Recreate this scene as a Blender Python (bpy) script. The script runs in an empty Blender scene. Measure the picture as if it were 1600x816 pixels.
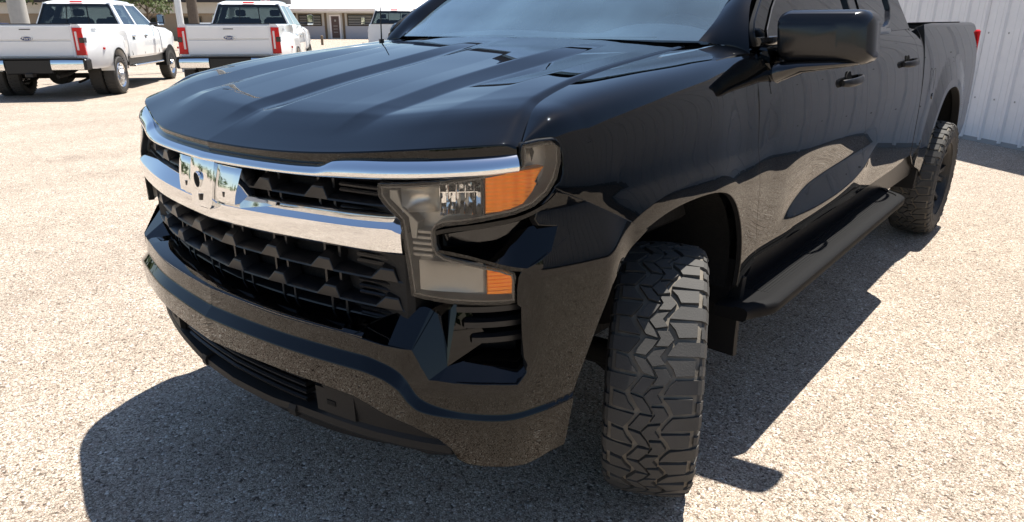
import bpy, math, random
import numpy as np
from mathutils import Vector, Matrix
from mathutils.geometry import delaunay_2d_cdt
random.seed(7); rng = np.random.default_rng(7)
SC = bpy.context.scene
COL = SC.collection
R = math.radians

# ------------------------------------------------------------------ camera, sky, sun, exposure
cam_d = bpy.data.cameras.new("camera"); cam = bpy.data.objects.new("camera", cam_d); COL.objects.link(cam)
SC.camera = cam
cam_d.sensor_width = 36; cam_d.lens = 24.264; cam_d.clip_start = 0.05; cam_d.clip_end = 3000
_yaw, _pit, _rol = R(-40.3877), R(19.0208), R(-0.041)
_f = Vector((math.sin(_yaw)*math.cos(_pit), math.cos(_yaw)*math.cos(_pit), -math.sin(_pit)))
_r = Vector((math.cos(_yaw), -math.sin(_yaw), 0)); _u = _r.cross(_f)
_r, _u = math.cos(_rol)*_r + math.sin(_rol)*_u, -math.sin(_rol)*_r + math.cos(_rol)*_u
cam.matrix_world = Matrix(((_r.x, _u.x, -_f.x, 1.883), (_r.y, _u.y, -_f.y, -1.8748), (_r.z, _u.z, -_f.z, 1.4705), (0, 0, 0, 1)))

SUN_DIR = Vector((-0.028, 0.363, 1.0)).normalized()      # towards the sun
SUN_EL = math.asin(SUN_DIR.z)
world = bpy.data.worlds.new("World"); SC.world = world; world.use_nodes = True
wn = world.node_tree.nodes; wl = world.node_tree.links
sky = wn.new("ShaderNodeTexSky"); sky.sky_type = 'NISHITA'; sky.sun_disc = False
sky.sun_elevation = SUN_EL; sky.sun_rotation = math.atan2(SUN_DIR.x, SUN_DIR.y)
sky.air_density = 1.0; sky.dust_density = 0.35; sky.ozone_density = 1.6
wl.new(sky.outputs[0], wn["Background"].inputs[0]); wn["Background"].inputs[1].default_value = 0.075
sun_d = bpy.data.lights.new("sun", 'SUN'); sun_d.energy = 5.0; sun_d.angle = R(0.53); sun_d.color = (1.0, 0.955, 0.88)
sun = bpy.data.objects.new("sun", sun_d); COL.objects.link(sun)
sun.rotation_euler = SUN_DIR.to_track_quat('Z', 'Y').to_euler(); sun.location = (0, 0, 30)
SC.view_settings.view_transform = 'Standard'; SC.view_settings.look = 'None'
SC.view_settings.gamma = 1; SC.view_settings.exposure = 1.1
SC.cycles.max_bounces = 10; SC.cycles.transparent_max_bounces = 16

# ------------------------------------------------------------------ materials
def new_mat(name):
    m = bpy.data.materials.new(name); m.use_nodes = True
    return m, m.node_tree.nodes, m.node_tree.links, m.node_tree.nodes["Principled BSDF"]
def pbr(name, col, rough=.5, metal=0., coat=0., spec=.5, bump=None, mott=0., trans=0., emis=None, coat_r=.03, ior=None):
    """plain principled material; bump=(scale,strength,distance) noise relief; mott = colour mottling"""
    m, n, l, b = new_mat(name)
    b.inputs['Base Color'].default_value = (*col, 1); b.inputs['Roughness'].default_value = rough
    b.inputs['Metallic'].default_value = metal; b.inputs['Coat Weight'].default_value = coat
    b.inputs['Coat Roughness'].default_value = coat_r; b.inputs['Coat IOR'].default_value = 1.42; b.inputs['Specular IOR Level'].default_value = spec
    if ior: b.inputs['IOR'].default_value = ior
    if trans: b.inputs['Transmission Weight'].default_value = trans
    if emis: b.inputs['Emission Color'].default_value = (*emis[0], 1); b.inputs['Emission Strength'].default_value = emis[1]
    tc = n.new("ShaderNodeTexCoord")
    if mott:
        t = n.new("ShaderNodeTexNoise"); t.inputs['Scale'].default_value = 9; t.inputs['Detail'].default_value = 8
        l.new(tc.outputs['Object'], t.inputs['Vector'])
        mx = n.new("ShaderNodeMix"); mx.data_type = 'RGBA'
        mx.inputs[6].default_value = (*[c*(1-mott) for c in col], 1); mx.inputs[7].default_value = (*[min(1, c*(1+mott)) for c in col], 1)
        l.new(t.outputs['Fac'], mx.inputs[0]); l.new(mx.outputs[2], b.inputs['Base Color'])
    if bump:
        t = n.new("ShaderNodeTexNoise"); t.inputs['Scale'].default_value = bump[0]; t.inputs['Detail'].default_value = 6
        l.new(tc.outputs['Object'], t.inputs['Vector'])
        bp = n.new("ShaderNodeBump"); bp.inputs['Strength'].default_value = bump[1]; bp.inputs['Distance'].default_value = bump[2]
        l.new(t.outputs['Fac'], bp.inputs['Height']); l.new(bp.outputs[0], b.inputs['Normal'])
    return m
def glass(name, tint, reflect=1.0, rough=.0, film=0.):
    m, n, l, b = new_mat(name); n.remove(b)
    tr = n.new("ShaderNodeBsdfTransparent"); tr.inputs[0].default_value = (*tint, 1)
    gl = n.new("ShaderNodeBsdfGlossy"); gl.inputs['Roughness'].default_value = rough
    gl.inputs['Color'].default_value = (1, 1, 1, 1)
    fr = n.new("ShaderNodeFresnel"); fr.inputs[0].default_value = 1.5
    mu = n.new("ShaderNodeMath"); mu.operation = 'MULTIPLY'; mu.inputs[1].default_value = reflect; mu.use_clamp = True
    mx = n.new("ShaderNodeMixShader")
    l.new(fr.outputs[0], mu.inputs[0]); l.new(mu.outputs[0], mx.inputs[0]); l.new(tr.outputs[0], mx.inputs[1]); l.new(gl.outputs[0], mx.inputs[2])
    out = mx.outputs[0]
    if film:      # thin dust film, coloured blue to stand in for sky haze on the glass
        df = n.new("ShaderNodeBsdfDiffuse"); df.inputs[0].default_value = (.42, .70, .95, 1); m2 = n.new("ShaderNodeMixShader"); t = n.new("ShaderNodeTexNoise"); t.inputs['Scale'].default_value = 2.2; t.inputs['Detail'].default_value = 5
        tc = n.new("ShaderNodeTexCoord"); l.new(tc.outputs['Object'], t.inputs['Vector']); mm = n.new("ShaderNodeMath"); mm.operation = 'MULTIPLY'; mm.inputs[1].default_value = film*2; l.new(t.outputs['Fac'], mm.inputs[0])
        l.new(mm.outputs[0], m2.inputs[0]); l.new(out, m2.inputs[1]); l.new(df.outputs[0], m2.inputs[2]); out = m2.outputs[0]
    l.new(out, n["Material Output"].inputs[0])
    return m

M = {}
M['paint'] = pbr('black_paint', (.0007, .0008, .0010), .5, 0, 1.0, .0, coat_r=.008)
M['chrome'] = pbr('chrome', (.78, .79, .80), .035, 1.0)
M['gloss_black'] = pbr('gloss_black_plastic', (.004, .004, .0045), .12, 0, .6, .5)
M['black'] = pbr('satin_black_plastic', (.006, .006, .007), .36, 0, 0, .4, bump=(900, .25, .0006))
M['mirror_black'] = pbr('mirror_housing_black', (.007, .007, .008), .19, 0, .0, .5)
M['trim'] = pbr('grained_black_trim', (.008, .008, .0085), .58, 0, 0, .25, bump=(700, .4, .001))
M['board'] = pbr('step_pad_black', (.006, .006, .0065), .7, 0, 0, .12, bump=(500, .4, .001))
M['void'] = pbr('dark_liner', (.006, .006, .006), .8, 0, 0, .2, bump=(60, .5, .01))
M['under'] = pbr('underbody', (.012, .011, .010), .75, .0, 0, .3, bump=(30, .5, .01))
M['rubber'] = pbr('tyre_rubber', (.052, .049, .045), .72, 0, 0, .35, bump=(240, .55, .0014), mott=.35)
M['dust'] = pbr('dusty_groove', (.15, .132, .108), .9, 0, 0, .2, bump=(120, .5, .002), mott=.5)
M['rim_black'] = pbr('black_rim', (.010, .010, .011), .42, 0, 0, .4)
M['alloy'] = pbr('polished_alloy', (.72, .72, .72), .22, 1.0)
M['amber'] = pbr('amber_reflector', (1.0, .27, .006), .28, .6, 0, .4, bump=(60, .25, .002))
def _ribs(m):
    n, l = m.node_tree.nodes, m.node_tree.links; tc = n.new("ShaderNodeTexCoord"); b = n["Principled BSDF"]; w1 = n.new("ShaderNodeTexWave"); w2 = n.new("ShaderNodeTexWave")
    w1.bands_direction = 'Z'; w1.inputs['Scale'].default_value = 34; w2.bands_direction = 'X'; w2.inputs['Scale'].default_value = 22; w1.inputs['Distortion'].default_value = .4; w2.inputs['Distortion'].default_value = 1.2
    ad = n.new("ShaderNodeMath"); ad.operation = 'ADD'; bp = n.new("ShaderNodeBump"); bp.inputs['Strength'].default_value = .28; bp.inputs['Distance'].default_value = .004
    for w in (w1, w2): l.new(tc.outputs['Object'], w.inputs['Vector'])
    l.new(w1.outputs['Fac'], ad.inputs[0]); l.new(w2.outputs['Fac'], ad.inputs[1]); l.new(ad.outputs[0], bp.inputs['Height']); l.new(bp.outputs[0], b.inputs['Normal'])
_ribs(M['amber'])
M['lamp_body'] = pbr('lamp_housing', (.34, .315, .28), .40, .65, 0, .5)
M['lamp_dark'] = pbr('lamp_dark_reflector', (.62, .57, .50), .36, .85, 0, .5, bump=(40, .15, .002))
M['lamp_bowl'] = pbr('lamp_bowl', (.80, .80, .80), .09, 1.0)
M['lamp_glass'] = glass('lamp_lens', (.95, .95, .94), 1.0)
M['windshield'] = glass('windshield_glass', (.84, .91, .91), 1.6, film=.085)
M['tint'] = glass('tinted_glass', (.06, .065, .065), 1.0)
M['red_lens'] = pbr('red_lens', (.60, .0, .004), .2, 0, .3, .3)
M['clear_lens'] = pbr('clear_lens', (.75, .62, .60), .2, 0, 1.0, .5)
M['cabin'] = pbr('cabin_plastic', (.50, .50, .46), .7, 0, 0, .3, mott=.15)
M['seat'] = pbr('seat_cloth', (.045, .048, .05), .85, 0, 0, .2, bump=(300, .5, .002))
M['white_paint'] = pbr('white_paint', (.80, .80, .79), .3, 0, 1.0, .5)
M['badge_blue'] = pbr('badge_blue', (.012, .03, .14), .2, 0, 1.0)
M['silver'] = pbr('silver_print', (.75, .76, .78), .25, .8)
M['dark_glass'] = glass('dark_rear_glass', (.045, .055, .055), 1.3)

# ------------------------------------------------------------------ object helpers
def link(name, me, mat, parent=None, sharp=None):
    if isinstance(mat, (list, tuple)):
        for k in mat: me.materials.append(M[k] if isinstance(k, str) else k)
    elif mat is not None: me.materials.append(M[mat] if isinstance(mat, str) else mat)
    o = bpy.data.objects.new(name, me); COL.objects.link(o)
    if sharp is not None:
        me.polygons.foreach_set("use_smooth", [True]*len(me.polygons))
        me.set_sharp_from_angle(angle=R(sharp))
    if parent: o.parent = parent
    return o
def mesh_of(verts, faces, name='m', mi=None):
    me = bpy.data.meshes.new(name); me.from_pydata([tuple(v) for v in verts], [], [tuple(f) for f in faces])
    if mi is not None: me.polygons.foreach_set("material_index", mi)
    me.validate(); me.update(); return me
def tag(o, label, cat, group=None, kind=None):
    if label: o['label'] = label
    if cat: o['category'] = cat
    if group: o['group'] = group
    if kind: o['kind'] = kind
    return o
def empty(name, loc=(0, 0, 0), rz=0., parent=None):
    o = bpy.data.objects.new(name, None); o.empty_display_size = .2; COL.objects.link(o); o.location = loc; o.rotation_euler = (0, 0, rz)
    if parent: o.parent = parent
    return o
class MB:
    """collects simple solids into one mesh"""
    def __init__(s): s.v = []; s.f = []; s.m = []; s.k = 0
    def add(s, vs, fs):
        b = len(s.v); s.v += [tuple(v) for v in vs]; s.f += [tuple(i+b for i in f) for f in fs]; s.m += [s.k]*len(fs); return s
    def hexa(s, p):          # 8 corners: bottom ring 0-3 (ccw seen from above), top ring 4-7
        return s.add(p, [(3, 2, 1, 0), (4, 5, 6, 7), (0, 1, 5, 4), (1, 2, 6, 5), (2, 3, 7, 6), (3, 0, 4, 7)])
    def box(s, x0, x1, y0, y1, z0, z1, b=0.):
        if b <= 0: return s.hexa([(x0, y0, z0), (x1, y0, z0), (x1, y1, z0), (x0, y1, z0), (x0, y0, z1), (x1, y0, z1), (x1, y1, z1), (x0, y1, z1)])
        b = min(b, (x1-x0)*.49, (y1-y0)*.49, (z1-z0)*.49)
        rings = []
        for (z, i) in ((z0, b), (z0+b, 0), (z1-b, 0), (z1, b)):
            X0, X1, Y0, Y1 = x0+i, x1-i, y0+i, y1-i; c = b*.7 if i == 0 else b*.5
            rings.append([(X0+c, Y0, z), (X1-c, Y0, z), (X1, Y0+c, z), (X1, Y1-c, z), (X1-c, Y1, z), (X0+c, Y1, z), (X0, Y1-c, z), (X0, Y0+c, z)])
        vs = [p for r in rings for p in r]; fs = [tuple(range(7, -1, -1)), tuple(range(24, 32))]
        for k in range(3):
            for j in range(8): fs.append((k*8+j, k*8+(j+1) % 8, k*8+8+(j+1) % 8, k*8+8+j))
        return s.add(vs, fs)
    def rings(s, rs, cap=True, closed=True):   # list of rings of equal length
        n = len(rs[0]); vs = [p for r in rs for p in r]; fs = []
        for k in range(len(rs)-1):
            for j in range(n if closed else n-1): fs.append((k*n+j, k*n+(j+1) % n, (k+1)*n+(j+1) % n, (k+1)*n+j))
        if cap and closed: fs += [tuple(range(n-1, -1, -1)), tuple(range((len(rs)-1)*n, len(rs)*n))]
        return s.add(vs, fs)
    def tube(s, pts, r, n=10, cap=True):
        pts = [Vector(p) for p in pts]; rr = r if isinstance(r, (list, tuple)) else [r]*len(pts); rs = []
        t0 = (pts[1]-pts[0]).normalized(); up = Vector((0, 0, 1)) if abs(t0.z) < .9 else Vector((1, 0, 0)); a = t0.cross(up).normalized()
        for i, p in enumerate(pts):
            t = (pts[min(i+1, len(pts)-1)]-pts[max(i-1, 0)]).normalized(); a = (a - t*a.dot(t)).normalized(); b = t.cross(a)
            rs.append([tuple(p + rr[i]*(math.cos(2*math.pi*k/n)*a + math.sin(2*math.pi*k/n)*b)) for k in range(n)])
        return s.rings(rs, cap)
    def prism(s, poly, off):   # poly: list of 3D points (ccw seen from the outside = opposite of off), off: extrusion vector
        n = len(poly); o = Vector(off); vs = [tuple(p) for p in poly] + [tuple(Vector(p)+o) for p in poly]
        fs = [tuple(range(n)), tuple(range(2*n-1, n-1, -1))] + [(j, j+n, (j+1) % n + n, (j+1) % n) for j in range(n)]
        return s.add(vs, fs)
    def lathe(s, prof, n=48, axis='x', c=(0, 0, 0)):  # prof: (along axis, radius)
        rs = []
        for (a, r) in prof:
            ring = []
            for k in range(n):
                t = 2*math.pi*k/n; u, v = r*math.cos(t), r*math.sin(t)
                ring.append({'x': (c[0]+a, c[1]+u, c[2]+v), 'y': (c[0]+v, c[1]+a, c[2]+u), 'z': (c[0]+u, c[1]+v, c[2]+a)}[axis])
            rs.append(ring)
        return s.rings(rs, False)
    def build(s, name, mat, parent=None, sharp=30, xf=None):
        if xf is not None: s.v = [tuple(xf @ Vector(p)) for p in s.v]
        return link(name, mesh_of(s.v, s.f, name, s.m if isinstance(mat, (list, tuple)) else None), mat, parent, sharp)
def mirror(o, parent=None):
    """the passenger-side twin of a driver-side part"""
    me = o.data; n = len(me.vertices); co = np.empty(n*3, np.float64); me.vertices.foreach_get("co", co); co = co.reshape(-1, 3); co[:, 0] *= -1
    faces = [tuple(reversed(p.vertices)) for p in me.polygons]; mi = [p.material_index for p in me.polygons]
    m2 = bpy.data.meshes.new(me.name); m2.from_pydata(co.tolist(), [], faces)
    m2.polygons.foreach_set("material_index", mi); m2.update()
    o2 = link(o.name.split('.')[0], m2, [m for m in me.materials], parent or o.parent, 35)
    return o2
def hermite(xs, ys):
    """monotone smooth interpolation"""
    xs = np.asarray(xs, float); ys = np.asarray(ys, float); h = np.diff(xs); d = np.diff(ys)/h; m = np.zeros_like(xs)
    for i in range(1, len(xs)-1):
        if d[i-1]*d[i] > 0: m[i] = 3*(h[i-1]+h[i])/((2*h[i]+h[i-1])/d[i-1] + (h[i]+2*h[i-1])/d[i])
    m[0] = d[0]; m[-1] = d[-1]
    def f(x):
        x = np.clip(np.asarray(x, float), xs[0], xs[-1]); i = np.clip(np.searchsorted(xs, x)-1, 0, len(xs)-2); t = (x-xs[i])/h[i]
        return (ys[i]*(2*t**3-3*t**2+1) + h[i]*m[i]*(t**3-2*t**2+t) + ys[i+1]*(-2*t**3+3*t**2) + h[i]*m[i+1]*(t**3-t**2))
    return f
def sstep(a, b, x):
    t = np.clip((np.asarray(x, float)-a)/(b-a), 0, 1); return t*t*(3-2*t)
def catmull(P, n=12):
    P = np.asarray(P, float); out = []
    Q = np.vstack([2*P[0]-P[1], P, 2*P[-1]-P[-2]])
    for i in range(1, len(Q)-2):
        for k in range(n):
            t = k/n; a, b, c, d = Q[i-1], Q[i], Q[i+1], Q[i+2]
            out.append(.5*((2*b)+(-a+c)*t+(2*a-5*b+4*c-d)*t*t+(-a+3*b-3*c+d)*t**3))
    out.append(P[-1]); return np.array(out)

# ------------------------------------------------------------------ the black pickup: body surfaces
# truck frame = world: nose towards -y, driver's side +x, front axle at y = 0, ground z = 0
_pl = catmull([(0, -.985), (.15, -.978), (.3, -.965), (.45, -.943), (.6, -.912), (.7, -.882), (.78, -.848), (.85, -.80), (.90, -.745), (.94, -.675),
               (.97, -.59), (.99, -.5), (1.0, -.4), (1.005, -.3), (1.008, -.15), (1.01, .1), (1.01, .6), (1.01, 1.2)], 24)
_pl = np.vstack([_pl, [(1.01, y) for y in np.arange(1.25, 5.2, .05)]])
_sl = np.concatenate([[0], np.cumsum(np.linalg.norm(np.diff(_pl, axis=0), axis=1))])      # q: arc length from the centre of the nose
_k = int(np.argmax(_pl[:, 1] > -.3)); QW = _sl[_k]-_pl[_k, 1]                                # on the flanks q = y + QW
_tg = np.gradient(_pl, _sl, axis=0); _tg /= np.linalg.norm(_tg, axis=1)[:, None]
_nm = np.stack([_tg[:, 1], -_tg[:, 0]], 1)
def plan(q):
    """plan curve and outward normal at signed arc length q"""
    q = np.asarray(q, float); a = np.abs(q); s = np.where(q < 0, -1., 1.)
    x = np.interp(a, _sl, _pl[:, 0])*s; y = np.interp(a, _sl, _pl[:, 1])
    nx = np.interp(a, _sl, _nm[:, 0])*s; ny = np.interp(a, _sl, _nm[:, 1])
    return x, y, nx, ny
def qx(x): return math.copysign(float(np.interp(abs(x), _pl[:_k, 0], _sl[:_k])), x)          # x on the nose -> q
def fp(q, z, o=0.):
    x, y, nx, ny = plan(q); return np.stack(np.broadcast_arrays(x+nx*o, y+ny*o, z), -1)
def F(x): return float(np.interp(abs(x), _pl[:_k, 0], _pl[:_k, 1]))

ARCH_F = catmull([(-.635, .36), (-.607, .432), (-.592, .50), (-.575, .57), (-.539, .658), (-.495, .753), (-.452, .842), (-.396, .910), (-.315, .957), (-.200, .984), (-.046, .992), (.112, .982),
                  (.222, .947), (.312, .874), (.374, .775), (.398, .678), (.400, .60), (.394, .55)], 5)
ARCH_R = catmull([(3.375, .50), (3.378, .60), (3.39, .70), (3.43, .80), (3.50, .90), (3.60, .985), (3.72, 1.035), (3.87, 1.05), (4.02, 1.038), (4.16, .99), (4.27, .90), (4.33, .80), (4.36, .70), (4.37, .50)], 5)
def offset_line(P, d):
    t = np.gradient(P, axis=0); t /= np.linalg.norm(t, axis=1)[:, None]; return P+np.stack([-t[:, 1], t[:, 0]], 1)*d
def dist_poly(P, y, z):
    p = np.stack([y, z], -1)[..., None, :]; a = P[:-1]; d = P[1:]-a
    t = np.clip(((p-a)*d).sum(-1)/(d*d).sum(-1), 0, 1); return np.linalg.norm(p-(a+t[..., None]*d), axis=-1).min(-1)
_door_b = hermite([.55, .60, .65, .70, .76, .90, 1.0, 1.08, 1.15, 1.22, 1.29, 1.35, 1.40, 1.45], [-.040, -.020, -.008, -.001, 0, 0, -.001, -.004, -.009, -.016, -.026, -.040, -.062, -.095])
_bed_b = hermite([.50, .62, .72, .9, 1.1, 1.25, 1.36, 1.42, 1.46, 1.475], [-.02, -.008, 0, 0, -.005, -.018, -.036, -.048, -.058, -.072])
_fen_b = hermite([.30, .5, .62, .72, .85, .95, 1.02, 1.1, 1.2, 1.3], [-.01, -.004, -.002, .0, .004, .007, .004, -.004, -.012, -.02])
_zc = hermite([.55, .70, .9, 1.1, 1.35, 1.6, 1.85, 2.05, 2.2], [.742, .739, .728, .721, .730, .756, .808, .884, .93])
_zv = hermite([.55, .70, .85, 1.05, 1.3, 1.5, 1.8, 2.05, 2.2], [.744, .743, .79, .837, .858, .869, .883, .892, .935])
def _scoop(w, z):
    zc, zv = _zc(w), _zv(w); h = np.maximum(zv-zc, 0)*.235*sstep(.55, .92, w)*sstep(2.14, 1.80, w); k = .66*(1-.55*sstep(1.0, 1.72, w)); d = h*k; c = h-d
    def f(z):
        up = np.clip((z-zv)/np.maximum(.985-zv, .02), 0, 1); lo = np.clip((z-zc)/np.maximum(zv-zc, 1e-3), 0, 1); be = np.clip((z-.64)/np.maximum(zc-.64, .02), 0, 1)
        return np.where(z > zv, -d*(1-up), np.where(z > zc, c-h*lo, c*be))
    return (f(z-.012)+2*f(z-.006)+3*f(z)+2*f(z+.006)+f(z+.012))/9
def side_o(w, z):
    """outward offset of the flank at (y, z)"""
    w = np.asarray(w, float); z = np.asarray(z, float); w, z = np.broadcast_arrays(w, z)
    kd = sstep(.34, .62, w); kb = sstep(2.93, 2.95, w); kf = (1-kd)*sstep(-.62, -.25, w)
    o = kf*_fen_b(z) + kd*(1-kb)*(_door_b(z)+_scoop(w, z)) + kb*_bed_b(z)
    near = (w < 1.1); df = np.full(w.shape, 9.)
    if near.any(): df = np.where(near, dist_poly(ARCH_F, w, z), 9)
    o = o + .013*sstep(-.62, -.15, w)*(1-sstep(.08, .40, w))*np.clip((.19-df)/.14, 0, 1)
    fr = w > 2.9
    if fr.any(): o = o + .020*np.clip((.21-np.where(fr, dist_poly(ARCH_R, w, z), 9))/.155, 0, 1)
    return o
_gy = [-.76, -.72, -.675, -.635, -.605, -.58, -.52, -.376, -.155, .09, .36, .46, .60]
GAPX = hermite(_gy, [.942, .925, .900, .878, .863, .851, .828, .800, .772, .752, .738, .734, .730]); GAPZ = hermite(_gy, [1.196, 1.213, 1.236, 1.257, 1.272, 1.281, 1.293, 1.317, 1.344, 1.366, 1.391, 1.400, 1.410])
T0 = 1.08
def S(w, t, e=0.):
    """driver-side skin: w = y along the flank (arc length round the nose corner), t = height; above T0 the fender rolls over to the hood gap for w < .6"""
    w = np.asarray(w, float); t = np.asarray(t, float); w, t = np.broadcast_arrays(w, t)
    zz = np.minimum(t, np.where(w < .53, T0, 9))
    p = fp(w+QW, zz, side_o(w, zz))
    u = np.clip((t-T0)/.36, 0, 1)[..., None]
    if (u > 0).any():
        y = p[..., 1]; gx, gz = GAPX(y), GAPZ(y); one = np.ones_like(gx)
        x, _, nx, ny = plan(w+QW)
        G = np.stack([gx, np.interp(gx, [0], [0])+y, gz], -1)
        P1 = p + np.stack([-.008*one, 0*one, (gz-T0)*1.0], -1)
        k = np.minimum(.055, (p[..., 0]-gx)*.35)
        P2 = np.stack([p[..., 0]-k, y, gz+.004], -1)
        b = (1-u)**3*p + 3*(1-u)**2*u*P1 + 3*(1-u)*u*u*P2 + u**3*G
        p = np.where((u > 0) & (w < .53)[..., None], b, p)
    if np.any(e):
        p = p + normal(w, t)*np.asarray(e)[..., None] if np.ndim(e) else p + normal(w, t)*e
    return p
def normal(w, t, h=1.5e-3):
    a = S(np.asarray(w)+h, t)-S(np.asarray(w)-h, t); b = S(w, np.asarray(t)+h)-S(w, np.asarray(t)-h)
    n = np.cross(a, b); return n/np.maximum(np.linalg.norm(n, axis=-1, keepdims=True), 1e-12)
PT = lambda P: hermite([p[0] for p in P], [p[1] for p in P])
def front_S(q, z): return fp(q, z)
def front_N(q, z):
    x, y, nx, ny = plan(q); return np.stack(np.broadcast_arrays(nx, ny, 0*z), -1)
B_T1 = PT([(0, .690), (qx(.30), .694), (qx(.60), .697), (qx(.66), .686), (qx(.70), .668), (qx(.725), .634), (qx(.745), .610), (qx(.79), .592), (qx(.85), .581), (qx(.906), .573), (qx(.942), .578), (1.14, .590)])
B_M = PT([(0, .660), (qx(.285), .666), (qx(.60), .668), (qx(.66), .660), (qx(.70), .638), (qx(.725), .604), (qx(.748), .585), (qx(.79), .574), (qx(.85), .565), (qx(.906), .559), (qx(.942), .565), (1.14, .580)])
def corner_o(q, z):
    q = np.asarray(q, float); z = np.asarray(z, float); q, z = np.broadcast_arrays(q, z)
    kc = sstep(qx(.66), qx(.84), q)
    fade = 1-sstep(-.50+QW, -.36+QW, q); v = sstep(qx(.895), qx(.94), q)
    zz = np.clip((.84-z)/.22, 0, 1); zz = zz*zz*(3-2*zz); zz = np.maximum(zz, 1-sstep(qx(.70), qx(.80), q))
    t1, m = B_T1(q), B_M(q); A = .024*(1-kc)+.008*kc
    L = np.clip((t1-z)/(t1-m), 0, 1); low = np.clip((m-z)/.15, 0, 1)
    return (.036*(1-v)*zz+.031*v*sstep(1.080, .905, z))*fade - .004*(1-kc)*np.clip((z-t1)/.05, 0, 1) + A*L - (1-kc)*.010*low - kc*sstep(1.13, 1.06, q)*.018*low**1.4
def corner_S(q, z):
    q = np.asarray(q, float); z = np.asarray(z, float); q, z = np.broadcast_arrays(q, z)
    return S(q-QW, z) + front_N(q, z)*corner_o(q, z)[..., None]
def corner_N(q, z, h=1.2e-3):
    q = np.asarray(q, float); z = np.asarray(z, float); qa = np.maximum(q-h, 0.0)
    a = corner_S(q+h, z)-corner_S(qa, z); b = corner_S(q, z+h)-corner_S(q, z-h)
    n = np.cross(a, b); return n/np.maximum(np.linalg.norm(n, axis=-1, keepdims=True), 1e-12)
def t_at(w, z):
    t = np.linspace(T0-.05, T0+.36, 400); return float(np.interp(z, S(np.full(400, w), t)[:, 2], t))
def densify(P, sp):
    P = np.asarray(P, float); out = []
    for i in range(len(P)):
        a, b = P[i], P[(i+1) % len(P)]; n = max(1, int(np.linalg.norm(b-a)/sp+.5))
        for k in range(n): out.append(a+(b-a)*k/n)
    return np.array(out)
def inside(P, q):
    x, y = q[:, 0], q[:, 1]; r = np.zeros(len(q), bool); j = len(P)-1
    for i in range(len(P)):
        c = ((P[i, 1] > y) != (P[j, 1] > y)); dy = P[j, 1]-P[i, 1]
        r ^= c & (x < (P[j, 0]-P[i, 0])*(y-P[i, 1])/(dy if dy else 1e-12)+P[i, 0]); j = i
    return r
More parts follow.
